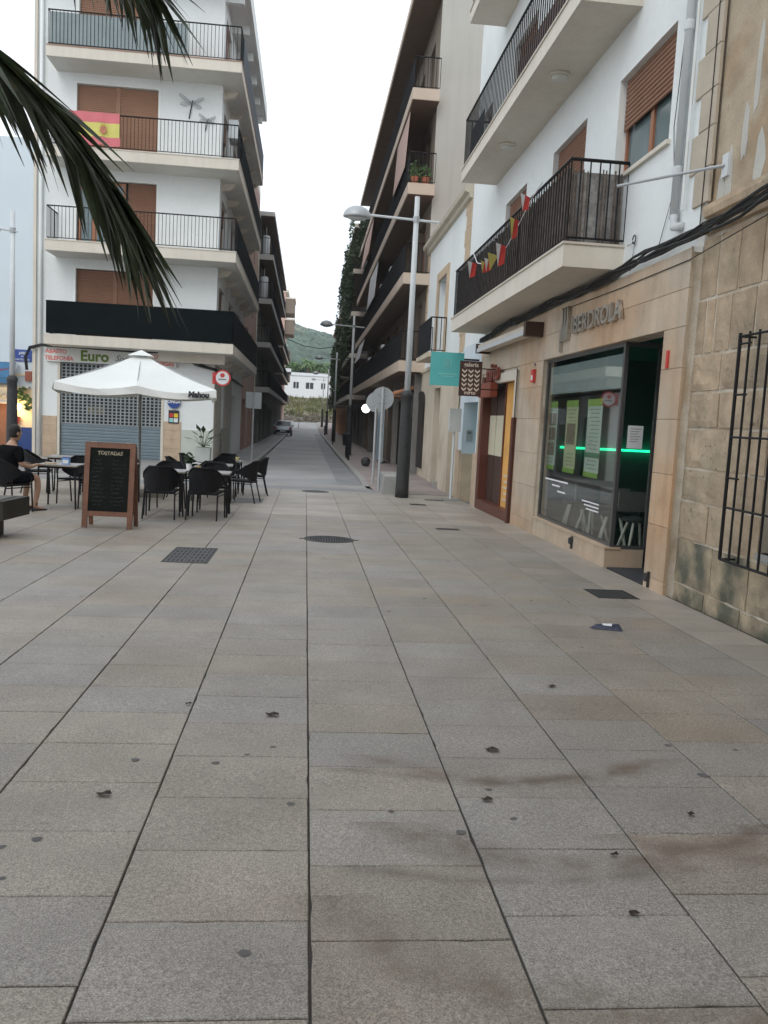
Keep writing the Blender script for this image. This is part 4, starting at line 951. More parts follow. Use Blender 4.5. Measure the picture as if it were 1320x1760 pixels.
# balconies wrapping the corner
XO, YO, YB = -2.58, 29.5, 43.2
for i, z in enumerate(TOPS):
    b = MB().box(-8.82, XO, YO, YF, z-.33, z).box(XR, XO, YF, YB, z-.33, z).build('balcony', CREAM, lc)
    MB().box(-8.78, XO-.04, YO+.04, YF, z-.345, z-.332).box(XR, XO-.04, YF, YB-.04, z-.345, z-.332).build('soffit', SOFFIT, b)
    if i: MB().box(-8.80, XO+.02, YO-.02, YF, z+.001, z+.03).box(XR, XO+.02, YF, YB, z+.001, z+.03).build('floor_tile_edge', mat('terracotta_edge', (.36, .22, .16), .8, .1) if i == 3 else CREAM, b)
    if i == 0: MB().box(-5.2, -2.92, 30.25, 30.69, z-.66, z-.347).build('corner_beam', CREAM, b)
    y = 31.2
    while y < 43: MB().prism([(XR, z-.62), (XO-.42, z-.55), (XO-.22, z-.347), (XR, z-.347)], 'y', y, y+.22).build('beam', CREAM, b); y += 2.35
    zz = z+.03 if i else z
    railing(b, [(-8.76, YF, zz), (-8.76, YO+.05, zz), (XO-.05, YO+.05, zz), (XO-.05, YB-.05, zz)], 1.08, step=.12, r=.009)
    if i == 0:
        MB().box(-8.74, XO-.04, YO+.005, YO+.02, z+.02, z+1.10).build('front_screen', MESHB, b); MB().box(XO-.02, XO-.005, YO+.02, YB-.1, z+.02, z+1.10).build('side_screen', MESHB, b)
    if i in (1, 2): MB().box(XO-.02, XO-.005, YO+1.0, YB-.1, z+.05, z+1.05).build('side_screen', MESHB, b)
    if i == 3:
        MB().box(-8.72, -4.35, YO+.075, YO+.085, z+.06, z+1.06).build('front_screen', MESHG, b); MB().box(XO-.02, XO-.005, YO+.8, YB-.1, z+.06, z+1.06).build('side_screen', MESHN, b)
# roof slab over the side with beams
b = MB().box(XR, -2.5, YO, 43.4, 15.85, 16.1).build('eaves', WHITE, lc)
for k in range(6): MB().box(XR, XO-.1, 30.9+k*2.35, 31.1+k*2.35, 15.55, 15.85).build('beam', WHITE, b)
# drain pipe
MB().tube([(-9.28, 30.62, -.2), (-9.28, 30.62, 16)], .06, 10).build('drain_pipe', WHITE, lc, True)
MB().box(-9.52, -9.42, 30.6, 30.7, -.2, 16).build('corner_strip', CREAM, lc)
# shop sign, shutter and plinths
ss = thing('shop_sign_board', 'long white shop sign board with green and red lettering', 'sign', (-6.85, 30.6, 3.35))
MB().box(-9.05, -4.62, 30.58, 30.69, 3.10, 3.60).build('board', mat('sign_white', (.68, .69, .66), .5, .04), ss)
text('ABASTO', .19, (-8.72, 30.575, 3.385), 'front', PINKR, 'lettering', ss, .002, 'CENTER', .006); text('TELEFONÍA', .19, (-8.62, 30.575, 3.155), 'front', PINKR, 'lettering', ss, .002, 'CENTER', .006)
text('Euro', .50, (-7.42, 30.575, 3.18), 'front', GREENP, 'lettering', ss, .002, 'CENTER', .016, 1.0)
text('Sport', .30, (-6.4, 30.575, 3.22), 'front', DGREY, 'lettering', ss, .002, 'CENTER', .0, 1.0, shear=.4)
text('FOTOCOPIAS', .19, (-5.2, 30.575, 3.385), 'front', PINKR, 'lettering', ss, .002, 'CENTER', .006, .85); text('RECARGAS', .19, (-5.13, 30.575, 3.155), 'front', PINKR, 'lettering', ss, .002, 'CENTER', .006, .9)
sd = MB(); slats(sd, 'y', YF+.10, -1, -8.6, -5.14, -.4, .98, .11); s0 = sd.build('roller_shutter', SHUTT, lc)
lat = MB(); z = .98
while z < 3.1: lat.box(-8.6, -5.14, YF+.08, YF+.11, z, z+.035); z += .115
x = -8.6
while x < -5.1: lat.box(x, x+.05, YF+.075, YF+.08, .98, 3.1); x += .145
lat.build('shutter_lattice', mat('shutter_lattice_steel', (.30, .33, .34), .5, .08, metal=.2), s0)
MB().box(-8.62, -5.12, YF+.19, YF+.21, -.4, 3.12).build('shop_window_behind', SHUTD, lc)
MB().box(-7.75, -7.1, YF+.17, YF+.185, 1.35, 1.62).build('faded_poster', mat('faded_yellow', (.25, .22, .1), .7, .2), lc)
for (xa, xb_) in ((-8.70, -8.61), (-5.13, -5.04)): MB().box(xa, xb_, YF-.02, YF+.05, -.4, 3.10).build('shutter_guide', CREAM, lc)
for (xa, xb_) in ((-9.2, -8.71), (-5.03, -4.42)):
    for k in range(5): MB().cham('y', YF-.03, YF+.01, xa, xb_, -.38+k*.32, -.38+(k+1)*.32-.004, .004).build('plinth_tile', TRAV, lc)
MB().box(-4.40, -3.32, YF-.025, YF+.005, -.4, .95).build('green_dado', mat('pale_green_dado', (.52, .56, .50), .8, .04), lc)
# cables over the shop
t = thing('cable_bundle', 'thick black cable looping over the shop sign on the corner block', 'cable', (-6, 30.5, 3.65))
for k in range(4):
    o_ = k*.022
    MB().tube([(-9.72+o_, 30.55, 2.75), (-9.75+o_, 30.5, 3.2), (-9.6+o_, 30.5, 3.55-o_), (-9.2, 30.48, 3.66-o_), (-8, 30.46, 3.66-o_), (-6, 30.46, 3.64-o_*1.3), (-4.9, 30.46, 3.66-o_), (-4.3, 30.5, 3.6-o_*2), (-3.95, 30.52, 3.35-o_*2), (-3.5, 30.56, 3.2-o_), (-3.25, 30.7, 3.15-o_), (-3.2, 36, 3.1-o_), (-3.2, 43, 3.0-o_)], .02, 6).build('cable', RUBB, t)
# round blue sign & chart sticker, round red sign
t = thing('round_blue_sign', 'round blue sign beside the steel shutter', 'sign', (-4.68, 30.6, 1.9))
MB().prism([(-4.68+.23*cos(a), 1.92+.23*sin(a)) for a in [i*pi/12 for i in range(24)]], 'y', 30.60, 30.66).build('disc', BLUEP, t); MB().box(-4.72, -4.64, 30.6, 30.67, 2.15, 2.3).build('bracket', LGREY, t)
text('ONGA', .15, (-4.68, 30.59, 1.87), 'front', PAPER, 'lettering', t, .002, 'CENTER', .006)
t = thing('colour_plate', 'small black plate with red, yellow and blue squares under the round blue sign', 'sign', (-4.68, 30.64, 1.4))
MB().box(-4.86, -4.50, 30.64, 30.67, 1.16, 1.62).build('plate', BLACKP, t)
for (x, z, m_) in ((-4.83, 1.37, RED), (-4.67, 1.37, YEL), (-4.83, 1.20, TURQL), (-4.67, 1.20, PAPER)): MB().box(x, x+.14, 30.632, 30.64, z, z+.14).build('square', m_, t)
t = thing('round_red_sign', 'round white sign with red rim on the corner of the block', 'sign', (-2.98, 30.0, 2.8))
ci = lambda r: [(-2.95+r*cos(a), 2.82+r*sin(a)) for a in [i*pi/14 for i in range(28)]]
MB().prism(ci(.28), 'y', 30.0, 30.08).build('disc', RED, t); MB().prism(ci(.225), 'y', 29.985, 30.0).build('face', PAPER, t)
MB().prism([(-2.95+.08*cos(a), 2.91+.08*sin(a)) for a in [i*pi/6 for i in range(12)]], 'y', 29.978, 29.985).build('emblem', RED, t); MB().box(-3.09, -2.81, 29.978, 29.985, 2.75, 2.79).build('printed_line', DGREY, t); MB().box(-3.3, -3.2, 30.02, 30.07, 2.6, 3.0).box(-3.25, -3.1, 30.02, 30.07, 2.75, 2.85).build('bracket', RED, t)
# flag, wall insects, AC
def cloth(name, parent, x0, x1, y, z0, z1, m, amp=.03, ph=0):
    b = MB(); n = 14
    for i in range(n):
        xa, xb_ = x0+(x1-x0)*i/n, x0+(x1-x0)*(i+1)/n
        ya, yb = y+amp*sin(i*1.3+ph), y+amp*sin((i+1)*1.3+ph)
        b.face([(xa, ya, z0+.02*sin(i*.9)), (xb_, yb, z0+.02*sin((i+1)*.9)), (xb_, yb-.01, z1), (xa, ya-.01, z1)])
    return b.build(name, m, parent, True)
t = thing('spanish_flag', 'red and yellow striped flag tied to the third floor railing', 'flag', (-7.3, 29.45, 10.6))
cloth('red_stripe', t, -8.05, -6.45, 29.44, 10.80, 11.12, FLAGR, .02); cloth('yellow_stripe', t, -8.05, -6.45, 29.44, 10.36, 10.80, FLAGY, .025); cloth('red_stripe', t, -8.05, -6.42, 29.44, 10.10, 10.36, FLAGR, .03)
MB().prism([(-7.05, 10.68), (-6.87, 10.68), (-6.85, 10.52), (-6.96, 10.44), (-7.07, 10.52)], 'y', 29.385, 29.395).build('crest', mat('crest_red', (.45, .18, .1), .8, .2, 20), t); MB().box(-7.03, -6.89, 29.385, 29.395, 10.69, 10.75).build('crest_crown', mat('crest_gold', (.5, .35, .08), .8), t)
def insect(x, z, s, lab):
    t = thing('wall_insect', lab, 'ornament', (x, 30.66, z))
    MB().tube([(x+.05*s, 30.66, z+.28*s), (x, 30.66, z), (x-.06*s, 30.66, z-.32*s)], .02*s, 6).build('body', IRON, t)
    for (dx, dz) in ((-.38, .28), (.40, .20), (-.34, -.02), (.34, -.1)):
        wg = [(x+.02*s, 30.65, z+.2*s), (x+dx*.6*s, 30.64, z+dz*.6*s+.22*s), (x+dx*s, 30.64, z+dz*s+.20*s), (x+dx*s*1.05, 30.64, z+dz*s+.14*s), (x+dx*.6*s, 30.64, z+dz*.6*s+.10*s), (x+.02*s, 30.65, z+.17*s)]
        wm = MB().tube(wg+[wg[0]], .009, 4)
        for q_ in range(1, 3): wm.tube([wg[q_], wg[5-q_]], .006, 3)
        wm.tube([wg[0], wg[3]], .006, 3).build('wing', mat('wire_wing', (.30, .32, .33), .6, .2, 20), t)
insect(-4.35, 11.88, 1.0, 'large metal dragonfly ornament on the white wall'); insect(-3.8, 11.42, .7, 'smaller metal dragonfly ornament, lower right of the large one')
t = ac(-2.95, 31.6, 11.2, 'white air conditioner on the side balcony of the corner block', -1)

# neighbour with the restaurant (far left)
nb_ = thing('restaurant_house', 'bluish white house with a warmly lit restaurant front at far left', 'building', (-12, 31, 0))
w = MB(); wall(w, 'y', -1, 31.0, -18, -9.52, -.6, 10.6, [(-11.0, -10.22, -.5, 1.55, .2), (-13.5, -12.2, -.5, 1.6, .2), (-13, -11.8, 5, 6.6, .2)], .2)
w.face([(-18, 31, 10.6), (-9.52, 31, 10.6), (-9.52, 42, 10.6), (-18, 42, 10.6)]); w.face([(-18, 31, -.6), (-18, 42, -.6), (-18, 42, 10.6), (-18, 31, 10.6)]); w.build('wall', BLUEW, nb_)
MB().box(-18, -9.56, 30.95, 30.995, 2.55, 2.62).box(-18, -11.0, 30.93, 30.995, -.5, 2.1).box(-10.22, -9.56, 30.93, 30.995, .76, 2.1).build('shopfront_band', WARM, nb_)
MB().box(-10.22, -9.56, 30.92, 30.99, -.4, .76).build('blue_dado', BLUED, nb_); MB().box(-11.0, -10.22, 31.16, 31.2, -.4, 1.55).build('door', WOODF, nb_)
MB().box(-11.06, -10.98, 30.9, 31.0, -.4, 1.6).box(-10.24, -10.16, 30.9, 31.0, -.4, 1.6).box(-11.06, -10.16, 30.9, 31.0, 1.55, 1.62).build('door_frame', CREAM, nb_)
fill_window(nb_, 'y', -1, 31.15, -13, -11.8, 5, 6.6, .4, DGLASS, 2)
text('TASCA', .24, (-10.75, 30.915, 1.72), 'front', mat('gold_letters', (.42, .25, .08), .6, .05), 'lettering', nb_, .005)
MB().box(-18, -9.7, 30.75, 30.99, 2.12, 2.2).build('canopy', CREAM, nb_)
t = thing('wall_lamp', 'small lit wall lamp by the restaurant door', 'lamp', (-10.05, 30.85, 1.9))
MB().lathe([(.05, -.1), (.1, 0), (.06, .12), (.01, .14)], (-10.05, 30.85, 1.45), 12).build('shade', mat('warm_lamp', (1, .62, .22), .5, 0, emit=9), t); MB().tube([(-10.05, 30.85, 1.58), (-10.05, 30.93, 1.66)], .012, 5).build('arm', IRON, t)
for lx in (-10.05, -11.6):
    ll = bpy.data.lights.new('restaurant_lamp_light', 'POINT'); ll.energy = 22; ll.color = (1, .66, .3); ll.shadow_soft_size = .12
    lo_ = bpy.data.objects.new('restaurant_lamp_light', ll); COL.objects.link(lo_); lo_.location = (lx, 30.6, 1.45)
t = thing('wall_lamp', 'lit wall lamp left of the restaurant door', 'lamp', (-11.6, 30.85, 1.6)); MB().lathe([(.05, -.1), (.1, 0), (.06, .12), (.01, .14)], (-11.6, 30.85, 1.45), 12).build('shade', MATS['warm_lamp'], t)
t = thing('blue_awning', 'blue awning with a red pattern over the restaurant', 'awning', (-11.5, 30.2, 2.4)); MB().add([(-13.5, 30.9, 3.0), (-10.15, 30.9, 3.0), (-10.05, 30.0, 2.45), (-13.5, 30.0, 2.45), (-13.5, 30.0, 2.25), (-10.05, 30.0, 2.25)], [(0, 3, 2, 1), (3, 4, 5, 2)]).build('canvas', mat('blue_canvas', (.05, .16, .30), .8, .1, col2=(.15, .05, .08), c2sc=2, c2lo=.55, c2hi=.6), t); MB().tube([(-10.1, 30.0, 2.4), (-10.1, 30.95, 2.95)], .015, 5).build('arm', LGREY, t)
t = thing('street_name_plate', 'blue street name plate with white lettering on the bluish wall', 'sign', (-9.95, 30.98, 3.3)); MB().box(-10.28, -9.66, 30.955, 30.995, 3.05, 3.46).build('plate', BLUEP, t)
text('JARDÍ', .12, (-9.93, 30.95, 3.30), 'front', PAPER, 'lettering', t, .002, bold=.003); text('DE', .08, (-9.97, 30.95, 3.20), 'front', PAPER, 'lettering', t, .002); text('CASTELLANA', .085, (-9.97, 30.95, 3.09), 'front', PAPER, 'lettering', t, .002)
tag(MB().box(-9.86, -9.64, 30.9, 30.99, 2.38, 2.72).build('junction_box', mat('brick_red_box', (.33, .1, .06), .7)), 'small brick red box on the wall under the street name plate', 'box')
def plant(name, lab, loc, potm, pr, ph, boxes, n, size, m, cat='plant', seed=1, grp=None):
    t = thing(name, lab, cat, loc, 0, grp)
    if ph: MB().lathe([(pr*.75, 0), (pr*.95, ph*.9), (pr, ph*.92), (pr, ph), (pr*.88, ph), (pr*.86, ph*.93), (.01, ph*.93)], (0,0,0), 18).build('pot', potm, t, world=False)
    b = MB(); clumps(b, boxes, n, size, seed=seed); b.build('foliage', m, t, world=False); return t
plant('hanging_plant', 'leafy plant hanging on the lit restaurant wall', (-9.9, 30.75, 1.5), TERRA, .1, .0, [((0, 0, .4), (.16, .12, .3)), ((.2, 0, .1), (.15, .12, .3))], 90, .09, LEAFM, seed=5)
t = thing('wall_pot', 'red flower pot hung on the restaurant wall', 'pot', (-10.12, 30.85, .95)); MB().lathe([(.08, -.12), (.13, .1), (.14, .12)], (-10.12, 30.82, 1.0), 12).build('pot', RED, t); MB().tube([(-10.12, 30.82, 1.1), (-10.12, 30.95, 1.15)], .01, 4).build('hook', IRON, t)
plant('shrub', 'bushy green shrub with reddish leaves by the restaurant door', (-10.6, 29.2, -.2), TERRA, .25, .35, [((0, 0, .75), (.45, .4, .5))], 260, .09, LEAFM, seed=6)

# ================================================================== farther left blocks
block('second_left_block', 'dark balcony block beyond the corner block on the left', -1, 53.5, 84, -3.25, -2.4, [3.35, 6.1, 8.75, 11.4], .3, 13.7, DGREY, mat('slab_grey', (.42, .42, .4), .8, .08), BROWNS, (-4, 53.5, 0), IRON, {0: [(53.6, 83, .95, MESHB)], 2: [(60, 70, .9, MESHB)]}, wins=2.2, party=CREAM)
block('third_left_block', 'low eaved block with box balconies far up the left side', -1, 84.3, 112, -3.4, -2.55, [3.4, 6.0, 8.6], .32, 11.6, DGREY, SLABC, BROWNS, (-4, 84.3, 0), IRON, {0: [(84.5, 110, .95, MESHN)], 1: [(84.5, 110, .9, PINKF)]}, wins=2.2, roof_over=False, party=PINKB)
t = thing('roof_terrace_house', 'pinkish house with small box bays above the far left roofs', 'building', (-3.5, 112.3, 0))
MB().box(-12, -3.3, 112.3, 124, -.3, 17.6).build('wall', PINKF, t); MB().box(-12, -2.9, 112.2, 124, 17.6, 17.9).build('roof', CREAM, t)
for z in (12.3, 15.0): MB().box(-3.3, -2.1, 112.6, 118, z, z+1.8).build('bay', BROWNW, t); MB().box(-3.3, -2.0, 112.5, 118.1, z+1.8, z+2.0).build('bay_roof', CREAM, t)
for z in (3.5, 6.4, 9.3): MB().box(-3.3, -2.5, 112.6, 121, z, z+.9).build('balcony', BROWNW, t)
for (y, z, lab) in ((55.0, 11.42, 'white water heater on the top left balcony of the dark left block'), (54.3, 8.8, 'white water heater on the middle balcony of the dark left block')):
    t = thing('water_heater', lab, 'heater', (-2.95, y, z)); MB().lathe([(.2, 0), (.24, .08), (.24, 1.2), (.2, 1.28)], (-2.95, y, z+.1), 14).build('tank', LGREY, t, True); MB().tube([(-2.95, y, z+1.3), (-2.95, y, z+1.9)], .03, 6).build('flue', GALV, t)
tag(MB().tube([(-2.3, 82, 9.0), (-.5, 81, 8.3), (1, 80.5, 8.1), (2.6, 80, 8.3)], .035, 5).build('overhead_wire', RUBB), 'black cable strung across the street between the blocks', 'cable')

# white villa, trees, palms beyond the street
v = thing('white_villa', 'long low white house with three small windows above the bank', 'house', (0, 152, 5))
w = MB(); W3 = [(-2.6, -1.5, 6.6, 7.8, .2), (-.4, 1.1, 6.6, 7.8, .2), (2.3, 3.2, 6.7, 7.8, .2)]
wall(w, 'y', -1, 152, -22, 14, 4, 8.9, W3, .2); w.box(-22, 14, 152.01, 164, 8.6, 8.9); w.box(-22, -21.9, 152.01, 164, 4, 9.0); w.box(13.9, 14, 152.01, 164, 4, 9.0); w.build('wall', mat('villa_white', (.82, .84, .86), .85, .02), v)
for a in W3:
    f = MB(); f.box(a[0], a[0]+.1, 152.1, 152.16, a[2], a[3]); f.box(a[1]-.1, a[1], 152.1, 152.16, a[2], a[3]); f.box((a[0]+a[1])/2-.06, (a[0]+a[1])/2+.06, 152.1, 152.16, a[2], a[3]); f.box(a[0]+.1, a[1]-.1, 152.1, 152.16, a[2], a[2]+.1)
    fo = f.build('window', PAPER, v); MB().box(a[0], a[1], 152.18, 152.19, a[2], a[3]).build('pane', DGLASS, fo)
MB().box(-22, 14, 151.9, 152, 8.9, 9.0).build('parapet', mat('villa_grey', (.5, .52, .53), .8), v)
for i in range(4): MB().box(-17+i*7, -19.4+i*4, 152.2, 152.8, 8.9, 9.5+.3*(i % 3)).build('chimney', PAPER, v)
def tree(name, lab, x, y, zb, h, cr, m, seed, grp, n=9, q=90, sz=.5):
    t = thing(name, lab, 'tree', (x, y, zb), 0, grp); R_ = random.Random(seed)
    b = MB(); b.tube([(0, 0, -.5), (.1*h*.1, 0, h*.35), (.05*h, .02*h, h*.7)], h*.035, 7, h*.015)
    for k in range(5):
        a = k*1.3; b.tube([(0, 0, h*(.3+.08*k)), (cr*.5*cos(a), cr*.5*sin(a), h*(.5+.09*k))], h*.014, 5, h*.006)
    b.build('trunk', BARK, t, world=False)
    b = MB(); clumps(b, [((R_.uniform(-.6, .6)*cr, R_.uniform(-.6, .6)*cr, h*R_.uniform(.45, .9)), (cr*R_.uniform(.3, .6), cr*R_.uniform(.3, .6), h*R_.uniform(.10, .2))) for _ in range(n)], q, sz, seed=seed)
    b.build('crown', m, t, world=False)
for i, (x, y, h, cr, m, lab) in enumerate(((-9, 172, 8.5, 4, LEAFM, 'broad green tree behind the villa, leftmost visible'), (-5.0, 176, 10, 4.2, LEAFM, 'rounded green tree left of the palms behind the villa'), (-1.5, 180, 9, 3.6, LEAFD, 'dark tree directly behind the villa'),
        (3.2, 174, 8, 3.4, LEAFM, 'green tree right of the palms behind the villa'), (6.5, 178, 10, 4, LEAFO, 'olive toned tree at the right behind the villa'), (9.5, 172, 11, 4, LEAFD, 'dark tall tree half hidden by the right hand houses'), (-13, 180, 11, 5, LEAFD, 'dark tree mostly hidden by the left hand houses'),
        (1.0, 200, 11, 5, LEAFM, 'tall green tree on the slope above the palms'), (-6, 205, 12, 5.5, LEAFM, 'broad tree on the slope at left above the villa'), (7, 205, 12, 5, LEAFD, 'dark tree on the slope at right above the villa'))):
    tree('tree', lab, x, y, th(x, y)-1.0, h*(.74 if y < 195 else .6), cr*.8, m, 20+i, 'trees behind the white villa', 12, 110, .42)
def far_palm(x, y, h, lab, seed):
    t = thing('palm_tree', lab, 'palm tree', (x, y, th(x, y)), 0, 'palm trees behind the white villa'); R_ = random.Random(seed)
    MB().tube([(0, 0, -.5), (.15, 0, h*.5), (.1, 0, h)], .3, 8, .22).build('trunk', BARK, t, world=False)
    b = MB()
    for k in range(22):
        a = k*2.4; e = R_.uniform(-.2, .9); L = R_.uniform(1.9, 2.6); prev = Vector((.1, 0, h)); d = Vector((cos(a)*cos(e), sin(a)*cos(e), sin(e)))
        for s_ in range(5):
            d = (d+Vector((0, 0, -.28))).normalized(); nx = prev+d*L/5; sd = d.cross(Vector((0, 0, 1))).normalized()*(.35*(1-s_/6)); dn = Vector((0, 0, -.25))
            b.face([prev, nx, nx+sd+dn, prev+sd+dn]); b.face([prev, nx, nx-sd+dn, prev-sd+dn]); prev = nx
    b.build('crown', LEAFM, t, world=False)
far_palm(-.1, 168, 6.3, 'palm tree left of the pair behind the villa', 1); far_palm(2.0, 169, 5.8, 'palm tree right of the pair behind the villa', 2)
# ================================================================== street furniture
def lamp(x, y, lab, armr=.55, arml=1.75, hd=.66):
    t = thing('street_lamp', lab, 'street lamp', (x, y, gz(y)+rise(y)), 0, 'street lamps with a black base and a side arm')
    MB().lathe([(.17, 0), (.165, .25), (.155, 1.0), (.14, 2.2), (.135, 2.45), (.155, 2.47), (.155, 2.55), (.10, 2.62)], (0,0,0), 18).build('base', CAST, t, True, world=False)
    MB().tube([(0, 0, 2.55), (0, 0, 7.22)], .075, 14, .06).build('pole', LGREY, t, True, world=False)
    MB().tube([(-arml+hd*.8, 0, 6.72), (armr, 0, 6.66)], .03, 8).build('arm', LGREY, t, world=False)
    MB().lathe([(.08, .0), (.085, .12), (.08, .14)], (0, 0, 6.62), 12).build('clamp', GALV, t, world=False)
    hdm = MB(); hdm.lathe([(.33, -.02), (.335, .02), (.30, .11), (.22, .19), (.10, .24), (.02, .25)], (-arml+.33, 0, 6.66), 22, sy=.62); h_ = hdm.build('lamp_head', GALV, t, True, world=False)
    MB().lathe([(.02, -.09), (.16, -.07), (.27, -.02)], (-arml+.33, 0, 6.65), 18, sy=.6).build('lens', mat('lamp_lens', (.5, .52, .52), .2, .03), h_, True, world=False)
    return t
lamp(2.43, 20.7, 'street lamp nearest on the right, standing at the end of the square'); lamp(2.27, 44.6, 'second street lamp up the right pavement, in front of the tall block')
lamp(2.27, 69.5, 'third street lamp up the right pavement'); lamp(2.27, 95, 'fourth street lamp up the right pavement'); lamp(2.27, 122, 'farthest small street lamp near the bank')
lamp(-8.46, 25.4, 'street lamp at far left in front of the restaurant', .14, 1.0)
def roundsign(x, y, h, lab, r=.30):
    g = gz(y)+rise(y); t = thing('road_sign', lab, 'road sign', (x, y, g), 0, 'round road signs seen from behind')
    MB().tube([(0, -.04, 0), (0, -.04, h+.30)], .035, 10).build('post', GALV, t, world=False)
    MB().prism([(r*cos(a), h+r*sin(a)) for a in [i*pi/16 for i in range(32)]], 'y', 0, .018).build('disc', mat('sign_back_grey', (.34, .37, .38), .5, .06), t, world=False)
    MB().box(-.12, .12, -.025, -.002, h-.12, h-.09).box(-.12, .12, -.025, -.002, h+.09, h+.12).build('clamp', GALV, t, world=False)
roundsign(2.0, 22.55, 2.48, 'back of a round road sign on a grey post beside the near lamp'); roundsign(2.06, 25.3, 2.42, 'back of a second round road sign half hidden behind the first')
t = thing('square_sign', 'back of a rectangular road sign on a thin post at the left kerb', 'road sign', (-2.04, 33, gz(33)+.12))
MB().tube([(0, -.03, 0), (0, -.03, 2.68)], .03, 8).build('post', GALV, t, world=False); MB().box(-.30, .30, 0, .02, 2.05, 2.68).build('plate', MATS['sign_back_grey'], t, world=False)
t = thing('square_sign', 'small sign on a thin post at the far end of the street', 'road sign', (-1.0, 118, gz(118))); MB().tube([(0, 0, 0), (0, 0, 3.0)], .05, 6).build('post', GALV, t, world=False); MB().box(-.4, .4, -.03, 0, 2.3, 3.0).build('plate', mat('pale_yellow_sign', (.5, .5, .2), .6), t, world=False)
t = thing('villa_lamp', 'thin pale lamp post with a short forked arm above the bank', 'street lamp', (-4.4, 148, th(-4.4, 148))); MB().tube([(0, 0, 0), (0, 0, 9.2)], .09, 6).build('pole', LGREY, t, world=False); MB().tube([(-.8, 0, 9.7), (0, 0, 9.1), (.8, 0, 9.6)], .06, 5).build('arm', LGREY, t, world=False)
for (x, y, lab) in ((1.98, 38.6, 'short black bollard nearest the second lamp'), (2.0, 40.6, 'short black bollard just before the second lamp'), (2.0, 62, 'black bollard between the second and third lamps'), (1.98, 90, 'black bollard before the fourth lamp')):
    t = thing('bollard', lab, 'bollard', (x, y, gz(y)+rise(y)), 0, 'slim black bollards on the right pavement'); MB().lathe([(.05, 0), (.05, .95), (.065, .96), (.065, 1.0), (.04, 1.03)], (0,0,0), 10).build('post', IRON, t, world=False); MB().lathe([(.055, .8), (.06, .82), (.06, .86), (.055, .88)], (0,0,0), 10).build('ring', IRON, t, world=False)
t = thing('litter_bin', 'black litter bin on a post beside the second street lamp', 'bin', (2.05, 42.6, gz(42)+.12)); MB().tube([(0,0,0), (0,0,1.1)], .03, 6).build('post', IRON, t, world=False); MB().lathe([(.17, .55), (.2, 1.05), (.21, 1.06), (.18, 1.12), (.05, 1.2)], (0, 0, 0), 14).build('bucket', IRON, t, world=False)
t = thing('ball_bollard', 'black ball shaped stone bollard on the reddish pavement', 'bollard', (2.42, 33.5, gz(33.5)+.12)); MB().lathe([(.02, .0), (.12, .02), (.17, .1), (.19, .19), (.17, .28), (.1, .35), (.02, .38)], (0,0,0), 16).build('ball', CAST, t, True, world=False); MB().lathe([(.1, -.02), (.1, .03)], (0,0,0), 12).build('foot', CONC, t, world=False)
t = thing('concrete_block', 'low grey concrete barrier block behind the near lamp base', 'barrier', (2.3, 22.3, gz(22.3)))
MB().add([(-.28, -.75, 0), (.34, -.75, 0), (.34, 1.1, 0), (-.28, 1.1, 0), (-.22, -.70, .46), (.30, -.70, .46), (.30, 1.05, .46), (-.22, 1.05, .46)], [(0,3,2,1), (4,5,6,7), (0,1,5,4), (1,2,6,5), (2,3,7,6), (3,0,4,7)]).build('block', CONC, t, world=False)
MB().add([(-.20, -.68, .462), (.28, -.68, .462), (.28, 1.0, .462), (-.20, 1.0, .462), (-.14, -.6, .49), (.22, -.6, .49), (.22, .95, .49), (-.14, .95, .49)], [(4,5,6,7), (0,1,5,4), (1,2,6,5), (2,3,7,6), (3,0,4,7)]).build('cap', KERB, t, world=False)
t = thing('meter_cabinet', 'white electric cabinet on a thin pole by the wall', 'cabinet', (3.58, 20.3, gz(20.3)))
MB().tube([(0, 0, 0), (0, 0, 1.72)], .03, 8).build('pole', LGREY, t, world=False); MB().box(-.14, .14, -.09, .09, 1.68, 2.24).build('box', mat('cabinet_grey', (.52, .54, .52), .5, .04), t, world=False); MB().box(-.145, -.141, -.07, .07, 1.72, 2.2).build('door', LGREY, t, world=False); MB().tube([(.08, 0, 2.24), (.1, 0, 2.9), (.25, .1, 3.4)], .012, 5).build('conduit', RUBB, t, world=False)
MB().box(-.2, .2, -.12, .12, 0, .05).build('foot', CONC, t, world=False)

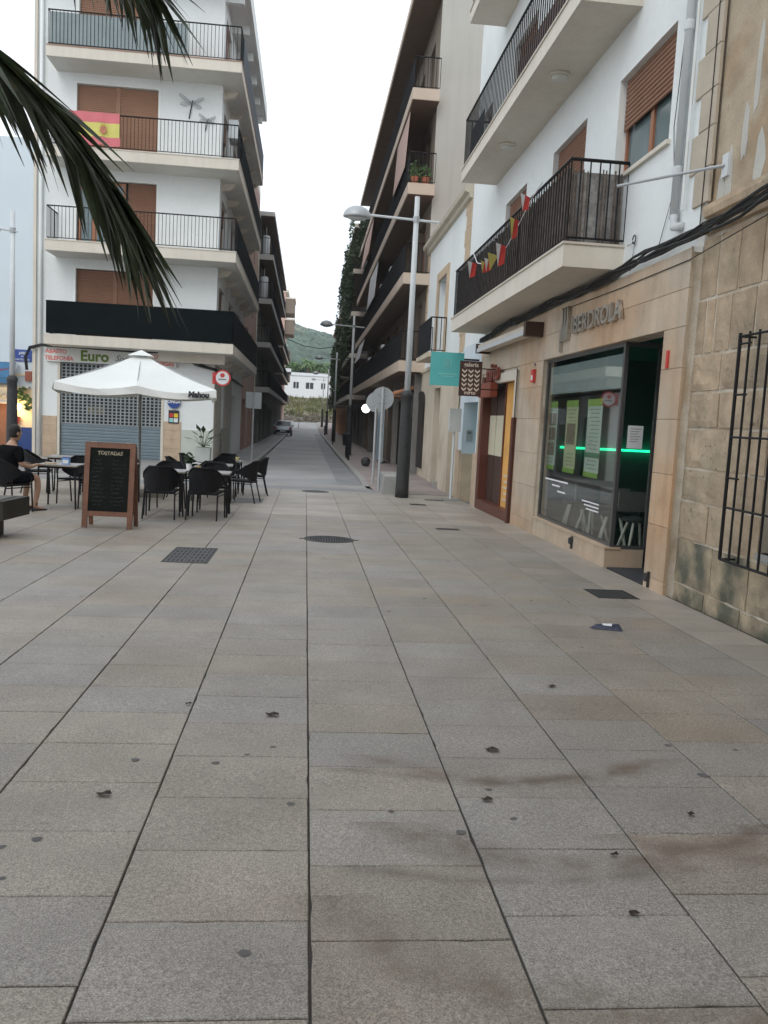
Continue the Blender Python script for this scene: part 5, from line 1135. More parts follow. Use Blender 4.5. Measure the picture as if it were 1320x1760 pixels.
# covers and grates in the paving
def flat(name, lab, cat, x0, x1, y0, y1, m=CAST, ribs=0, grp=None):
    cx, cy = (x0+x1)/2, (y0+y1)/2; t = thing(name, lab, cat, (cx, cy, gz(cy)), 0, grp); t.rotation_euler = (-.0118, 0, 0)
    w_, h_ = (x1-x0)/2, (y1-y0)/2
    f = MB()
    for (a, b_, c, d) in ((-w_, w_, -h_, -h_+.03), (-w_, w_, h_-.03, h_), (-w_, -w_+.03, -h_+.03, h_-.03), (w_-.03, w_, -h_+.03, h_-.03)): f.box(a, b_, c, d, -.01, .006)
    f.build('frame', m, t, world=False)
    p = MB()
    if ribs:
        MB().box(-w_+.03, w_-.03, -h_+.03, h_-.03, -.012, .0015).build('pit', BLACKP, t, world=False)
        for gx in range(2):
            for gy in range(5):
                xa = -w_+.035+gx*(w_-.03); ya = -h_+.035+gy*(2*h_-.06)/5; ww = w_-.045; hh = (2*h_-.06)/5-.02; g_ = MB()
                for k in range(5): xx = xa+ww*k/4.3; g_.box(xx, xx+ww*.07, ya, ya+hh, .002, .007)
                for k in range(2): yy_ = ya+hh*k/1.15; g_.box(xa, xa+ww, yy_, yy_+.018, .003, .008)
                g_.build('grate', mat('worn_grate', (.12, .122, .125), .5, .15), t, world=False)
    else:
        p.box(-w_+.035, w_-.035, -h_+.035, h_-.035, -.012, .004)
        p.build('plate', m, t, world=False)
        q = MB()
        for a in range(6):
            for b_ in range(6): xx = -w_+.06+(2*w_-.12)*a/5.5; yy_ = -h_+.06+(2*h_-.12)*b_/5.5; q.box(xx, xx+.012, yy_, yy_+.012, .004, .006)
        q.build('studs', m, t, world=False, kind='stuff')
    return t
flat('drain_grate', 'large black drain grate with ten openings left of centre', 'drain grate', -1.58, -1.06, 9.65, 10.85, CAST, 1)
flat('utility_cover', 'dark rectangular cover set in the paving outside the shop doorway', 'manhole cover', 3.08, 3.52, 8.32, 8.80); flat('utility_cover', 'dark rectangular cover farther up, level with the brown shopfront', 'manhole cover', 2.27, 2.66, 13.96, 14.18)
flat('utility_cover', 'small dark cover just in front of the near lamp', 'manhole cover', 2.4, 2.76, 18.62, 18.9); flat('utility_cover', 'thin dark cover between the near lamp and the wall', 'manhole cover', 2.95, 3.4, 20.1, 20.35)
flat('utility_cover', 'pale grey cover beside the end chairs of the terrace', 'manhole cover', -1.45, -.85, 17.5, 18.6, mat('worn_steel', (.16, .165, .17), .6, .15))
t = thing('round_manhole', 'round cast iron manhole cover in the middle of the square', 'manhole cover', (.40, 12.18, gz(12.18))); t.rotation_euler = (-.0118, 0, 0)
MB().lathe([(.37, -.01), (.37, .005), (.34, .006), (.34, .002), (.01, .002)], (0,0,0), 40).build('cover', CAST, t, world=False)
sb = MB()
for i in range(-8, 9):
    for j in range(-8, 9):
        if i*i+j*j < 68 and (i+j) % 2 == 0: sb.box(i*.038-.012, i*.038+.012, j*.038-.012, j*.038+.012, .002, .007)
sb.build('studs', CAST, t, world=False, kind='stuff')
for sx in (-1, 1): MB().box(sx*.37, sx*.43, -.03, .03, -.005, .005).build('lug', CAST, t, world=False)
t = thing('round_manhole', 'flat oval looking manhole near the far end of the square', 'manhole cover', (.3, 21.4, gz(21.4))); MB().lathe([(.34, -.01), (.34, .006), (.01, .007)], (0,0,0), 30).build('cover', CAST, t, world=False); MB().lathe([(.38, -.01), (.38, .003), (.345, .004)], (0,0,0), 30).build('rim', CONC, t, world=False)
# fallen leaves, gum spots, crushed carton
LV = [(-.79, 3.53, .035, 'curled brown leaf on the warm toned slab at lower left'), (-.12, 4.56, .045, 'dry dark leaf on the paving left of centre'), (1.01, 4.09, .04, 'dark leaf above the rusty stain, right of centre'), (.86, 3.5, .03, 'small black leaf just below the first rusty stain'),
      (1.18, 2.62, .022, 'small brown leaf at the lower right, on a joint'), (-.6, 4.72, .022, 'tiny dark leaf by the joint above the brown leaf'), (1.26, 3.02, .018, 'tiny pale leaf scrap near the middle rusty stain'), (1.74, 3.37, .022, 'small twig like leaf on the right paving'), (1.66, 5.2, .03, 'small leaf fragment on the right, farther up')]
for i, (x, y, s_, lab) in enumerate(LV):
    s_ *= .68
    t_ = MB(); R_ = random.Random(i+50); n = 9; z = gz(y)+.006
    out = [(x+s_*(1.5*cos(a))*R_.uniform(.65, 1.1), y+s_*sin(a)*R_.uniform(.6, 1.1), z+.012*abs(sin(a*1.5))*R_.random()+.002) for a in [k*2*pi/n for k in range(n)]]
    c = (x, y, z+.001+.3*s_*R_.random())
    for k in range(n): t_.face([c, out[k], out[(k+1) % n]])
    o = t_.build('fallen_leaf', FLEAF); tag(o, lab, 'leaf', 'fallen leaves on the paving')
gs_ = MB(); R_ = random.Random(77)
pts = [(-.95, 3.14, 1), (.69, 3.21, 1), (-.12, 2.43, .9), (0, 3.46, .8), (-.36, 3.89, .9), (-.22, 4.0, .6), (-.1, 4.1, .7), (2.0, 4.2, .9), (2.01, 3.81, 1.2), (.94, 3.33, .7), (-1.06, 3.08, .9), (-.98, 2.86, .6), (-1.0, 2.7, .6)]+[(R_.uniform(-2.5, 3.4), R_.uniform(3, 13), R_.uniform(.4, 1)) for _ in range(28)]
for (x, y, s_) in pts:
    n = 10; z = gz(y)+.0022; gs_.face([(x+.024*s_*R_.uniform(.75, 1.15)*cos(2*pi*k/n), y+.02*s_*R_.uniform(.75, 1.15)*sin(2*pi*k/n), z) for k in range(n)])
tag(gs_.build('gum_spots', SPOT, kind='stuff'), 'dark trodden gum spots scattered over the granite slabs', 'gum spots')
t = thing('crushed_carton', 'crushed blue and white drinks carton lying on the paving', 'litter', (2.66, 6.92, gz(6.92)), radians(-12))
MB().add([(-.13, -.05, .004), (.12, -.06, .004), (.13, .05, .004), (-.12, .06, .004), (-.10, -.03, .035), (.08, -.045, .02), (.1, .03, .045), (-.09, .04, .03)], [(0,3,2,1), (4,5,6,7), (0,1,5,4), (1,2,6,5), (2,3,7,6), (3,0,4,7)]).build('box', mat('carton_navy', (.03, .04, .08), .4, .3, 30), t, world=False)
MB().add([(-.05, -.02, .036), (.03, -.03, .034), (.04, .02, .046), (-.04, .03, .04)], [(0,1,2,3)]).build('white_print', PAPER, t, world=False)
MB().add([(-.155, .0, .004), (-.11, -.055, .01), (-.10, .05, .012)], [(0,1,2)]).build('flap', MATS['carton_navy'], t, world=False)

# ================================================================== parked car
t = thing('parked_car', 'silver hatchback parked on the left side far up the street', 'car', (-2.25, 86, gz(86)), 0)
hw = .84; prof = [(-2.0, .32), (-2.02, .62), (-1.95, .92), (-1.75, .98), (1.15, .95), (1.9, .82), (2.05, .55), (2.0, .30)]
body = MB(); secs = [(-hw, .94), (-hw*.96, 1.0), (hw*.96, 1.0), (hw, .94)]
vs = []; n = len(prof)
for (x, s_) in secs:
    for (y, z) in prof: vs.append((x, y*s_, .28+(z-.28)*s_))
fs = [tuple(range(n)), tuple(range(4*n-1, 3*n-1, -1))]+[(k*n+i, k*n+(i+1) % n, (k+1)*n+(i+1) % n, (k+1)*n+i) for k in range(3) for i in range(n)]
body.add(vs, fs).build('body', CARP, t, world=False)
cab = MB(); cab.add([(-.76, -1.85, .95), (.76, -1.85, .95), (.78, 1.0, .93), (-.78, 1.0, .93), (-.60, -1.35, 1.44), (.60, -1.35, 1.44), (.60, .15, 1.45), (-.60, .15, 1.45)], [(4,5,6,7), (0,1,5,4), (1,2,6,5), (2,3,7,6), (3,0,4,7)]).build('windows', DGLASS, t, world=False)
MB().add([(-.62, -1.38, 1.43), (.62, -1.38, 1.43), (.62, .18, 1.44), (-.62, .18, 1.44), (-.56, -1.25, 1.49), (.56, -1.25, 1.49), (.56, .05, 1.50), (-.56, .05, 1.50)], [(4,5,6,7), (0,1,5,4), (1,2,6,5), (2,3,7,6), (3,0,4,7)]).build('roof', CARP, t, world=False)
for sx in (-1, 1):
    for (ya, za, yb, zb) in ((-1.86, .95, -1.36, 1.44), (.98, .94, .16, 1.45), (-.35, .95, -.35, 1.45)): MB().tube([(sx*.775, ya, za), (sx*.61, yb, zb)], .035, 5).build('pillar', CARP, t, world=False)
    MB().box(sx*.60, sx*.82, -2.04, -1.93, .66, .86).build('tail_light', TAILR, t, world=False)
    MB().rot((sx*.93, .75, 1.0), (.09, .05, .07), Matrix.Identity(3)).build('wing_mirror', CARP, t, world=False)
    for y in (-1.35, 1.3):
        w_ = MB().tube([(sx*.72, y, .30), (sx*.88, y, .30)], .30, 18).build('wheel', TYRE, t, world=False); MB().tube([(sx*.88, y, .30), (sx*.89, y, .30)], .19, 12).build('rim', GALV, w_, world=False)
MB().box(-.80, .80, -2.08, -1.9, .30, .58).build('bumper', mat('dark_bumper', (.03, .03, .035), .6, .05), t, world=False); MB().box(-.26, .26, -2.095, -2.082, .42, .53).build('number_plate', PAPER, t, world=False)

# ================================================================== terrace: umbrella, tables, chairs, board
GT = lambda y: gz(y)
t = thing('parasol', 'large white square parasol with a scalloped valance over the terrace', 'umbrella', (-3.47, 18.2, GT(18.2)), radians(8))
ux, uy, hwid, zt, ze = 0, 0, 1.5, 2.97, 2.26
cn = MB(); N = 12
corners = [(-hwid, -hwid), (hwid, -hwid), (hwid, hwid), (-hwid, hwid)]
val = MB()
for s_ in range(4):
    a, b_ = Vector((*corners[s_], ze)), Vector((*corners[(s_+1) % 4], ze)); top = Vector((0, 0, zt))
    rows = []
    for j in range(9):
        v_ = j/8; row = []
        for i in range(N+1):
            u = i/N; e = a.lerp(b_, u); p = top.lerp(e, v_*.985+.015)
            sag = -.05*sin(pi*v_)
            edge = -.10*v_**3*abs(sin(2*pi*u))
            p = p+Vector((0, 0, sag+edge)); row.append(p)
        rows.append(row)
    for j in range(8):
        for i in range(N): cn.face([rows[j][i], rows[j][i+1], rows[j+1][i+1], rows[j+1][i]])
    dirn = (a+b_)/2; dirn.z = 0; dirn.normalize()
    for i in range(N):
        p, q = rows[8][i], rows[8][i+1]
        def dp(u): return .15-.03*abs(sin(u*pi*2.0))
        w1, w2 = .018*sin(i*1.7), .018*sin((i+1)*1.7)
        val.face([p, q, q+dirn*(w2+.01)+Vector((0, 0, -dp((i+1)/N))), p+dirn*(w1+.01)+Vector((0, 0, -dp(i/N)))])
cn.build('canopy', CANV, t, True, world=False); vo = val.build('valance', CANV, t, world=False)
vt = MB(); 
for s_ in range(4):
    a, b_ = Vector((*corners[s_], 0))*.17, Vector((*corners[(s_+1) % 4], 0))*.17
    vt.face([Vector((0, 0, zt+.07)), a+Vector((0, 0, zt-.06)), b_+Vector((0, 0, zt-.06))])
vt.build('vent_cap', CANV, t, world=False)
MB().tube([(0, 0, .05), (0, 0, 2.95)], .028, 10).build('pole', mat('pole_grey', (.20, .20, .19), .5, .05), t, world=False)
for s_ in range(4):
    c = corners[s_]; e = corners[(s_+1) % 4]; m_ = ((c[0]+e[0])/2, (c[1]+e[1])/2)
    for (x, y) in (c, m_): MB().tube([(0, 0, zt-.04), (x*.98, y*.98, ze-.02)], .011, 5).build('rib', GALV, t, world=False); MB().tube([(0, 0, 2.15), (x*.5, y*.5, (zt+ze)/2-.05)], .009, 5).build('strut', GALV, t, world=False)
MB().box(-.5, .5, -.5, .5, 0, .09).build('base', mat('base_slab', (.20, .18, .14), .9, .15, 4), t, world=False)
o = text('Mahou', .15, (1.16, -hwid-.068, 2.10), 'front', BLACKP, 'lettering', None, .003, 'CENTER', .010, .95, shear=.1); o.parent = t
def make_chair(lab):
    t = thing('terrace_chair', lab, 'chair', (0, 0, 0), 0, 'dark rattan terrace chairs')
    MB().add([(-.23, -.22, .42), (.23, -.22, .42), (.26, .24, .44), (-.26, .24, .44), (-.23, -.22, .455), (.23, -.22, .455), (.26, .24, .475), (-.26, .24, .475)], [(0,3,2,1), (4,5,6,7), (0,1,5,4), (1,2,6,5), (2,3,7,6), (3,0,4,7)]).build('seat', RATT, t, world=False)
    b = MB(); nb = 16; rr = []
    for i in range(nb+1):
        a = pi+pi*i/nb; f = 1-abs(2*i/nb-1)
        x, y = .285*cos(a), .05+.30*sin(a); zt_ = .66+.20*min(1, f*1.6)**.8; zb = .60-.14*min(1, f*1.8)
        rr.append((x, y, zb, zt_, .05*(f)))
    for i in range(nb):
        p, q = rr[i], rr[i+1]
        for k in range(5):
            f0, f1 = k/5, (k+1)/5
            if k in (1, 2) and 0 < 1: pass
            b.face([(p[0], p[1]-p[4]*f0, p[2]+(p[3]-p[2])*f0), (q[0], q[1]-q[4]*f0, q[2]+(q[3]-q[2])*f0), (q[0], q[1]-q[4]*f1, q[2]+(q[3]-q[2])*f1), (p[0], p[1]-p[4]*f1, p[2]+(p[3]-p[2])*f1)])
    b.build('backrest', RATT, t, True, world=False)
    MB().tube([(p[0], p[1]-p[4], p[3]) for p in rr], .017, 6).build('top_rail', RATT, t, world=False)
    for sx in (-1, 1):
        MB().tube([(sx*.285, .05, .66), (sx*.29, .16, .655), (sx*.285, .235, .63), (sx*.275, .25, .56)], .022, 6).build('armrest', RATT, t, world=False)
        MB().tube([(sx*.275, .25, .60), (sx*.27, .25, .42), (sx*.275, .27, 0)], .014, 7).build('leg', IRON, t, world=False)
        MB().tube([(sx*.24, -.18, .48), (sx*.245, -.22, .3), (sx*.255, -.29, 0)], .014, 7).build('leg', IRON, t, world=False)
        MB().tube([(sx*.245, -.21, .40), (sx*.27, .25, .41)], .010, 5).build('side_rail', IRON, t, world=False)
    return t
CH = [(-2.33, 14.12, 2, 'dark rattan chair with its back to us, left of the near pair'), (-1.62, 14.22, -6, 'dark rattan chair with its back to us, right of the near pair'),
      (-2.42, 15.45, 178, 'dark chair across the near table, behind the left chair'), (-1.62, 15.5, 184, 'dark chair across the near table, behind the right chair'),
      (-1.22, 17.6, 80, 'dark chair turned sideways at the right end of the middle table'), (-1.12, 19.6, 96, 'outermost dark chair at the right end of the far table'),
      (-1.78, 16.85, 8, 'dark chair tucked under the near side of the middle table'), (-2.55, 17.7, -88, 'dark chair at the left end of the middle table'),
      (-1.85, 20.75, 185, 'dark chair on the far side of the far table'), (-2.6, 19.9, -95, 'dark chair at the left end of the far table'), (-1.75, 18.55, 176, 'dark chair between the middle and far tables'),
      (-3.55, 17.1, 182, 'dark chair behind the chalkboard near the parasol pole'), (-3.66, 15.35, 96, 'dark chair right of the seated man\'s table'),
      (-5.45, 17.9, -80, 'dark chair at the back table at far left'), (-4.35, 18.1, 100, 'dark chair with a pale seat edge at the back left table'),
      (-4.80, 14.22, -38, 'dark chair on which the man in black sits'), (-4.15, 16.0, 170, 'dark chair on the far side of the seated man\'s table'),(-5.75, 14.6, -20, 'dark chair cut by the left picture edge')]
proto = make_chair(CH[0][3])
for i, (x, y, a, lab) in enumerate(CH):
    o = proto if i == 0 else copy_tree(proto)
    o.location = (x, y, GT(y)); o.rotation_euler = (0, 0, radians(a)); o['label'] = lab
def make_table(lab):
    t = thing('terrace_table', lab, 'table', (0,0,0), 0, 'square terrace tables')
    MB().box(-.34, .34, -.34, .34, .742, .757).build('table_top', TABT, t, world=False)
    f = MB()
    for (a, b_, c, d) in ((-.35, .35, -.35, -.34), (-.35, .35, .34, .35), (-.35, -.34, -.34, .34), (.34, .35, -.34, .34)): f.box(a, b_, c, d, .735, .76)
    f.build('rim', STEEL, t, world=False)
    for sx in (-1, 1):
        for sy in (-1, 1): MB().tube([(sx*.30, sy*.30, .74), (sx*.325, sy*.325, 0)], .016, 7).build('leg', IRON, t, world=False)
    for s_ in (-1, 1): MB().box(-.30, .30, s_*.30-.012, s_*.30+.012, .70, .738).build('apron', IRON, t, world=False)
    return t
TB = [(-2.36, 14.8, 2, 'left one of the two tables pushed together in front'), (-1.62, 14.85, 1, 'right one of the two tables pushed together in front'), (-1.82, 17.65, 4, 'table in the middle of the terrace row'), (-1.8, 19.9, -3, 'farthest terrace table towards the road'),
      (-4.22, 15.2, 0, 'table at which the man in black sits'), (-4.95, 18.2, 3, 'table farther back at the left, under the drain pipe'), (-3.5, 16.35, 0, 'table half hidden behind the chalkboard')]
pt = make_table(TB[0][3])
for i, (x, y, a, lab) in enumerate(TB):
    o = pt if i == 0 else copy_tree(pt); o.location = (x, y, GT(y)); o.rotation_euler = (0, 0, radians(a)); o['label'] = lab
ZT = lambda y: GT(y)+.758
plant('table_plant', 'small green plant in a white pot on the front tables', (-2.0, 14.95, ZT(14.95)), PAPER, .055, .12, [((0, 0, .2), (.09, .09, .11))], 130, .03, LEAFD, seed=9)
plant('table_plant', 'small plant on the table behind the chalkboard', (-3.45, 16.4, ZT(16.4)), TERRA, .05, .1, [((0, 0, .17), (.07, .07, .08))], 90, .03, LEAFD, seed=12)
for (x, y, lab, m_) in ((-1.83, 14.9, 'small amber glass candle holder beside the white plant pot', mat('amber_glass', (.35, .24, .12), .2, .1)), (-1.55, 19.8, 'pale yellow candle glass on the farthest table', mat('candle_glass', (.6, .5, .25), .3, .05))):
    t = thing('candle_holder', lab, 'candle holder', (x, y, ZT(y))); MB().lathe([(.035, 0), (.045, .09), (.04, .09), (.03, .02), (.005, .02)], (0,0,0), 14).build('glass', m_, t, True, world=False); MB().lathe([(.02, .02), (.02, .05), (.003, .052)], (0,0,0), 10).build('candle', PAPER, t, world=False)
t = thing('napkin_dispenser', 'small blue napkin dispenser on the seated man\'s table', 'dispenser', (-4.12, 15.1, ZT(15.1))); MB().box(-.06, .06, -.04, .04, 0, .11).build('case', mat('light_blue_plastic', (.20, .36, .62), .4, .05), t, world=False); MB().box(-.045, .045, -.045, -.04, .02, .08).build('napkins', PAPER, t, world=False); MB().box(-.06, .06, -.03, .03, .11, .125).build('lid', BLUEP, t, world=False)
t = thing('paper_mat', 'folded paper mat on the seated man\'s table', 'place mat', (-4.36, 15.1, ZT(15.1))); MB().box(-.13, .1, -.1, .1, 0, .004).build('sheet', mat('kraft_paper', (.48, .42, .30), .8, .08), t, world=False); MB().box(-.1, .06, -.08, .06, .0045, .02).build('menu', TRAV, t, world=False)
for (x, y, lab) in ((-2.2, 17.6, 'white cloth lying on the middle terrace table'), (-1.95, 20.0, 'white paper on the farthest terrace table')):
    t = thing('table_cloth', lab, 'cloth', (x, y, ZT(y))); MB().add([(-.12, -.12, .003), (.12, -.1, .003), (.1, .12, .003), (-.1, .1, .003), (0, 0, .03)], [(0,1,4), (1,2,4), (2,3,4), (3,0,4), (0,3,2,1)]).build('cloth', PAPER, t, world=False)
# big planter with paddle leaves
t = thing('planter', 'white square planter with large dark paddle leaves by the corner', 'planter', (-3.35, 28.4, gz(28.4)+.1))
MB().add([(-.22, -.22, 0), (.22, -.22, 0), (.22, .22, 0), (-.22, .22, 0), (-.25, -.25, .66), (.25, -.25, .66), (.25, .25, .66), (-.25, .25, .66)], [(0,3,2,1), (4,5,6,7), (0,1,5,4), (1,2,6,5), (2,3,7,6), (3,0,4,7)]).build('pot', mat('grey_white_pot', (.46, .49, .47), .7, .06), t, world=False)
MB().box(-.22, .22, -.22, .22, .65, .665).build('soil', EARTH, t, world=False); R_ = random.Random(2)
for k in range(17):
    a = k*2.4; L = R_.uniform(.5, 1.1); el = R_.uniform(.35, 1.25); base_ = Vector((0, 0, .66)); d = Vector((cos(a)*cos(el), sin(a)*cos(el), sin(el)))
    m_ = base_+d*L*.55; tip = base_+d*L+Vector((cos(a), sin(a), 0))*.15+Vector((0, 0, -.12)); sd = d.cross(Vector((0,0,1))).normalized()*.085
    b = MB(); b.tube([base_, m_], .008, 4); mid = (m_+tip)/2
    b.face([m_, mid+sd, tip, mid]); b.face([m_, mid, tip, mid-sd]); b.build('leaf', LEAFD, t, world=False)
# chalkboard
t = thing('chalkboard', 'wooden A-frame chalkboard menu standing in front of the terrace', 'menu board', (-2.80, 12.6, GT(12.6)), radians(-3))
M1 = Matrix.Rotation(radians(10), 3, 'X')
def tilt(p, s_=1): # hinge at top z=1.22
    v_ = Vector((p[0], p[1], p[2]-1.24)); v_ = Matrix.Rotation(radians(-7*s_), 3, 'X') @ v_; return (v_.x, v_.y, v_.z+1.24)
def panel(name, boxes, m_, s_=1, parent=None):
    b = MB()
    for bx in boxes:
        q = MB().box(*bx); q.v = [tilt(v_, s_) for v_ in q.v]; b.add(q.v, q.f)
    return b.build(name, m_, parent or t, world=False)
fr_ = panel('front_frame', [(-.36, -.285, -.045, -.005, 0, 1.24), (.285, .36, -.045, -.005, 0, 1.24), (-.285, .285, -.045, -.005, 1.16, 1.24), (-.285, .285, -.045, -.005, .17, .24)], WOODA)
panel('slate', [(-.285, .285, -.032, -.018, .24, 1.16)], CHALKB)
panel('rear_frame', [(-.36, -.30, .0, .035, .0, 1.20), (.30, .36, .0, .035, .0, 1.20), (-.30, .30, .0, .035, .17, .24)], WOODA, -1); panel('rear_slate', [(-.30, .30, .01, .02, .24, 1.18)], CHALKB, -1)
hd_ = text('TOSTADAS', .075, (0, 0, 0), 'front', CHALKH, 'chalk_heading', None, .001, 'CENTER', .002, .95)
for v_ in hd_.data.vertices: c_ = v_.co; v_.co = tilt((c_.x, -.034+c_.y*.2, c_.z+1.06+.004*sin(c_.x*40)))
hd_.parent = t
sc_ = MB(); R_ = random.Random(31)
for row in range(12):
    z = .985-row*.06+R_.uniform(-.01, .01)
    for (xa, xb_) in ((-.25, -.04), (.02, .25)):
        xa += R_.uniform(0, .03); xb_ -= R_.uniform(0, .09); x = xa; pts = []
        while x < xb_:
            pts.append(tilt((x, -.0335, z+R_.uniform(-.012, .014)))); x += R_.uniform(.006, .013)
            if R_.random() < .14 and len(pts) > 2: sc_.tube(pts, .0013, 3); pts = []; x += .015
        if len(pts) > 2: sc_.tube(pts, .0013, 3)
sc_.build('chalk_writing', CHALK, t, world=False)
for sx in (-1, 1): MB().box(sx*.25-.03, sx*.25+.03, -.03, .03, 1.235, 1.25).build('hinge', STEEL, t, world=False)
# bench at lower left
t = thing('bench', 'dark low block bench at the left picture edge', 'bench', (-4.7, 11.2, GT(11.2)))
MB().add([(-1.3, -.35, .26), (.98, -.35, .26), (1.06, .42, .26), (-1.3, .42, .26), (-1.3, -.35, .50), (.98, -.35, .50), (1.06, .42, .50), (-1.3, .42, .50)], [(0,3,2,1), (4,5,6,7), (0,1,5,4), (1,2,6,5), (2,3,7,6), (3,0,4,7)]).build('seat', DWOOD, t, world=False)
for x in (-.9, .72): MB().box(x-.12, x+.05, -.25, .3, 0, .258).build('support', DWOOD, t, world=False)
MB().box(-1.29, .9, -.30, .36, .502, .507).build('top_board', mat('bench_top', (.10, .095, .085), .6, .2, 5), t, world=False)

# ================================================================== seated man in black
def skin(name, V, E_, R_, m, parent, sub=2, cuts=None):
    me = bpy.data.meshes.new(name); me.from_pydata(V, E_, []); o = bpy.data.objects.new(name, me); COL.objects.link(o)
    md = o.modifiers.new('s', 'SKIN'); md.use_smooth_shade = True
    for i, r in enumerate(R_):
        sv = me.skin_vertices[0].data[i]; sv.radius = r if isinstance(r, tuple) else (r, r); sv.use_root = (i == 0)
    sd = o.modifiers.new('d', 'SUBSURF'); sd.levels = sub; sd.render_levels = sub
    dg = bpy.context.evaluated_depsgraph_get(); nm = bpy.data.meshes.new_from_object(o.evaluated_get(dg)); bpy.data.objects.remove(o)
    nm.materials.clear(); nm.materials.append(m)
    no = bpy.data.objects.new(name, nm); COL.objects.link(no)
    if parent: no.parent = parent
    return no
# local frame: facing +Y, seat height .46
pr = thing('person', 'man in a black t-shirt and dark shorts seated at the left table, seen from behind', 'person', (-4.80, 14.22, GT(14.22)), radians(-38))
V = [(0, 0, .56), (0, .01, .72), (0, .03, .88), (0, .05, 1.0), (0, .075, 1.09), (0, .10, 1.18)]; E_ = [(0,1),(1,2),(2,3),(3,4),(4,5)]; RR = [(.16,.12), (.15,.11), (.165,.115), (.185,.12), (.078,.07), (.062,.062)]
def add(chain, root):
    p = root
    for (v_, r) in chain: V.append(v_); RR.append(r); E_.append((p, len(V)-1)); p = len(V)-1
    return p
for s_ in (-1, 1):
    add([((s_*.10, .03, .54), .088), ((s_*.12, .25, .55), .078), ((s_*.15, .44, .56), .060), ((s_*.15, .45, .36), .052), ((s_*.15, .42, .20), .045), ((s_*.14, .38, .085), .034), ((s_*.14, .44, .045), (.038,.03)), ((s_*.15, .56, .03), (.032,.018))], 0)
for s_ in (-1, 1):
    e = add([((s_*.175, .05, 1.00), .062), ((s_*.235, .04, .93), .052), ((s_*.27, .06, .78), .042), ((s_*.25, .24, .74), .036), ((s_*.20, .38, .765), .026), ((s_*.185, .43, .772), (.033, .018))], 3)
    for k in range(4): add([((s_*(.205-.018*k), .475, .77), .0105), ((s_*(.205-.020*k), .505+.006*(1 if k in (1, 2) else 0), .762), .0095), ((s_*(.205-.021*k), .525, .752), .008)], e)
    add([((s_*.165, .44, .772), .012), ((s_*.15, .465, .768), .010)], e)
body_o = skin('body', V, E_, RR, SKIN, pr)
hm = MB(); hm.lathe([(.02, -.125), (.05, -.12), (.068, -.085), (.076, -.03), (.082, .03), (.078, .08), (.055, .118), (.02, .13)], (0, .135, 1.275), 20, sy=1.18)
hm.tube([(0, .215, 1.295), (0, .25, 1.265), (0, .225, 1.25)], .014, 6); hm.tube([(-.025, .222, 1.22), (.025, .222, 1.22)], .008, 5)
for s_ in (-1, 1): hm.lathe([(.005, -.03), (.014, -.02), (.016, .01), (.008, .03)], (s_*.082, .125, 1.27), 8, sx=.7, sy=1.4); hm.lathe([(.004, -.008), (.011, 0), (.004, .008)], (s_*.03, .222, 1.295), 8)
ho = hm.build('head', SKIN, pr, True, world=False)
hh = MB(); hh.lathe([(.070, -.075), (.082, -.03), (.090, .02), (.089, .07), (.068, .115), (.03, .138), (.005, .142)], (0, .118, 1.28), 20, sy=1.1); hh.build('hair', HAIR, pr, True, world=False)
V = [(0, .0, .54), (0, .01, .70), (0, .03, .88), (0, .05, 1.0), (0, .065, 1.065)]; E_ = [(0,1),(1,2),(2,3),(3,4)]; RR = [(.20,.15), (.185,.135), (.215,.145), (.22,.14), (.11,.10)]
for s_ in (-1, 1): add([((s_*.20, .05, 1.0), .088), ((s_*.25, .045, .92), .078), ((s_*.275, .055, .80), .070)], 3)
skin('t_shirt', V, E_, RR, TSHIRT, pr)
V = [(0, .0, .55), (0, .02, .60)]; E_ = [(0,1)]; RR = [(.195,.15), (.185,.14)]
for s_ in (-1, 1): add([((s_*.10, .05, .54), .105), ((s_*.125, .25, .55), .098), ((s_*.145, .39, .555), .088)], 0)
skin('shorts', V, E_, RR, SHORTS, pr)
for s_ in (-1, 1):
    MB().box(s_*.145-.05, s_*.145+.05, .33, .60, .0, .022).build('sandal', BLACKP, pr, world=False)

# ================================================================== palm tree whose fronds hang into the picture
pm = thing('palm_tree', 'palm tree beside the camera whose dark fronds hang into the upper left', 'palm tree', (-3.1, 2.6, gz(2.6)))
tk = MB(); R_ = random.Random(12)
pts = [(0, 0, 0), (.03, .02, 1.5), (.0, .05, 3.0), (.05, .05, 4.3)]; tk.tube(pts, .20, 14, .17)
for k in range(60):
    a = k*2.4; z = .2+k*.066; tk.rot((.18*cos(a), .18*sin(a), z), (.05, .05, .05), Matrix.Rotation(a, 3, 'Z') @ Matrix.Rotation(.6, 3, 'Y'))
tk.build('trunk', BARK, pm, world=False)
lm = []
for v_ in range(4):
    b = MB(); n = 7; R_ = random.Random(v_+1); wv = [.009, .014, .0155, .0145, .012, .008, .0045, .001]; dr_ = R_.uniform(.05, .12); pts = [(x_/n, 0, -dr_*(x_/n)**2*1.0) for x_ in range(n+1)]
    for i in range(n):
        a, c = pts[i], pts[i+1]
        for s_ in (-1, 1): b.face([(a[0], 0, a[2]), (c[0], 0, c[2]), (c[0], s_*wv[i+1], c[2]+wv[i+1]*.5), (a[0], s_*wv[i], a[2]+wv[i]*.5)])
    lm.append(b.mesh('leaflet', LEAF))
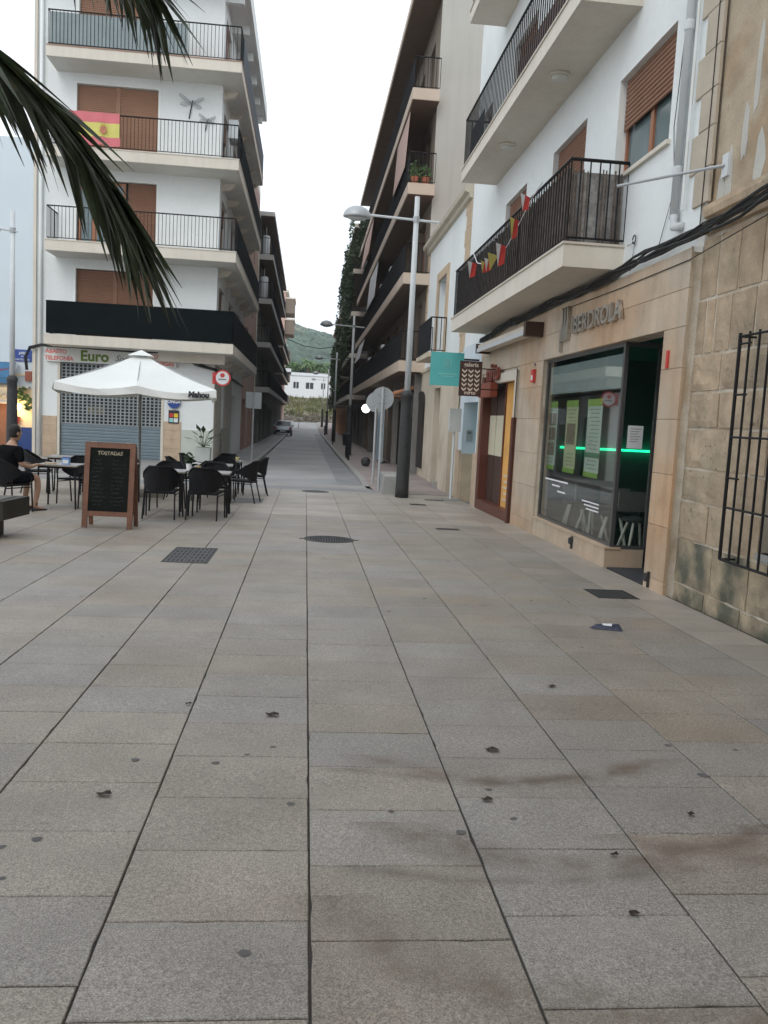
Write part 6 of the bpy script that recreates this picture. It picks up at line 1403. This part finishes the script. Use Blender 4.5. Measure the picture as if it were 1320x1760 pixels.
def frond(P, n, l0, l1, seed, fwd=.85, out=.45, dn=.35, start=0.0):
    R_ = random.Random(seed); P = [Vector(p)-Vector(ORG[pm.name]) for p in P]; L = [0]
    for a, b_ in zip(P, P[1:]): L.append(L[-1]+(b_-a).length)
    def at(s_):
        for i in range(len(P)-1):
            if s_ <= L[i+1]+1e-9: u = (s_-L[i])/(L[i+1]-L[i]); return P[i].lerp(P[i+1], u), (P[i+1]-P[i]).normalized()
        return P[-1], (P[-1]-P[-2]).normalized()
    ro = MB().tube(P, .016, 7, .003).build('frond', RACH, pm, world=False)
    for k in range(n):
        f = start+(1-start)*k/(n-1); p, d = at(L[-1]*f); sd = d.cross(Vector((0, 0, 1))).normalized()
        for s_ in (-1, 1):
            v_ = (d*fwd*R_.uniform(.75, 1.2)+sd*s_*out*(1-.4*f)*R_.uniform(.5, 1.5)+Vector((0, 0, -1))*dn*(R_.uniform(.2, 1.6)+(1.6 if R_.random() < .14*(1-f) else 0))).normalized()
            ln = (l0+(l1-l0)*f)*R_.uniform(.85, 1.12)
            zax = (Vector((0, 0, 1))-v_*v_.z).normalized()
            tw = R_.uniform(-.9, .9); yax = zax.cross(v_); M = Matrix((v_, yax, zax)).transposed() @ Matrix.Rotation(tw, 3, 'X')
            o = bpy.data.objects.new('leaflet', lm[R_.randrange(4)]); COL.objects.link(o); o.parent = ro
            M4 = (M @ Matrix.Diagonal((ln, 1.0*R_.uniform(.8, 1.1), ln))).to_4x4(); M4.translation = p; o.matrix_local = M4
FR = [([(-2.6, 2.62, 4.35), (-1.9, 2.8, 3.75), (-1.15, 3.0, 2.81), (-1.04, 3.1, 2.73), (-0.92, 3.2, 2.63), (-0.82, 3.3, 2.5), (-0.74, 3.38, 2.37), (-0.69, 3.42, 2.29)], 150, 0.44, 0.42, 1, 0.95, 0.55, 0.42, 0.2), ([(-2.7, 2.7, 4.5), (-1.8, 3.0, 4.2), (-0.97, 3.3, 3.41), (-0.84, 3.4, 3.35), (-0.73, 3.5, 3.30), (-0.66, 3.55, 3.23)], 150, 0.38, 0.33, 2, 0.75, 0.68, 0.75, 0.2), ([(-3.1, 2.4, 4.5), (-3.4, 1.6, 4.9), (-3.6, 1.0, 4.6), (-3.7, 0.6, 4.0)], 30, 0.5, 0.35, 3, 0.8, 0.5, 0.3, 0.1), ([(-3.2, 2.7, 4.5), (-4.0, 3.0, 4.9), (-4.7, 3.2, 4.6), (-5.1, 3.3, 4.0)], 30, 0.5, 0.35, 4, 0.8, 0.5, 0.3, 0.1), ([(-3.0, 2.7, 4.5), (-3.4, 3.6, 5.0), (-3.8, 4.4, 4.9), (-4.0, 5.0, 4.5)], 30, 0.5, 0.35, 5, 0.8, 0.5, 0.3, 0.1)]
for (P, n, l0, l1, sd_, fw, ot, dn, st) in FR: frond(P, n, l0, l1, sd_, fw, ot, dn, st)

# ================================================================== air between here and the hill
hz = MB().box(-300, 300, -30, 660, -3.5, 75).build('haze', None)
hz.data.materials.clear(); hm_ = bpy.data.materials.new('haze_air'); hm_.use_nodes = True; hn = hm_.node_tree; hn.nodes.clear()
ho_ = hn.nodes.new('ShaderNodeOutputMaterial'); hv = hn.nodes.new('ShaderNodeVolumePrincipled'); hv.inputs['Density'].default_value = .0005; hv.inputs['Color'].default_value = (.86, .93, .97, 1)
hn.links.new(hv.outputs[0], ho_.inputs['Volume']); hz.data.materials.append(hm_); hz['kind'] = 'stuff'
hz['label'] = 'thin evening haze between the square and the hill'
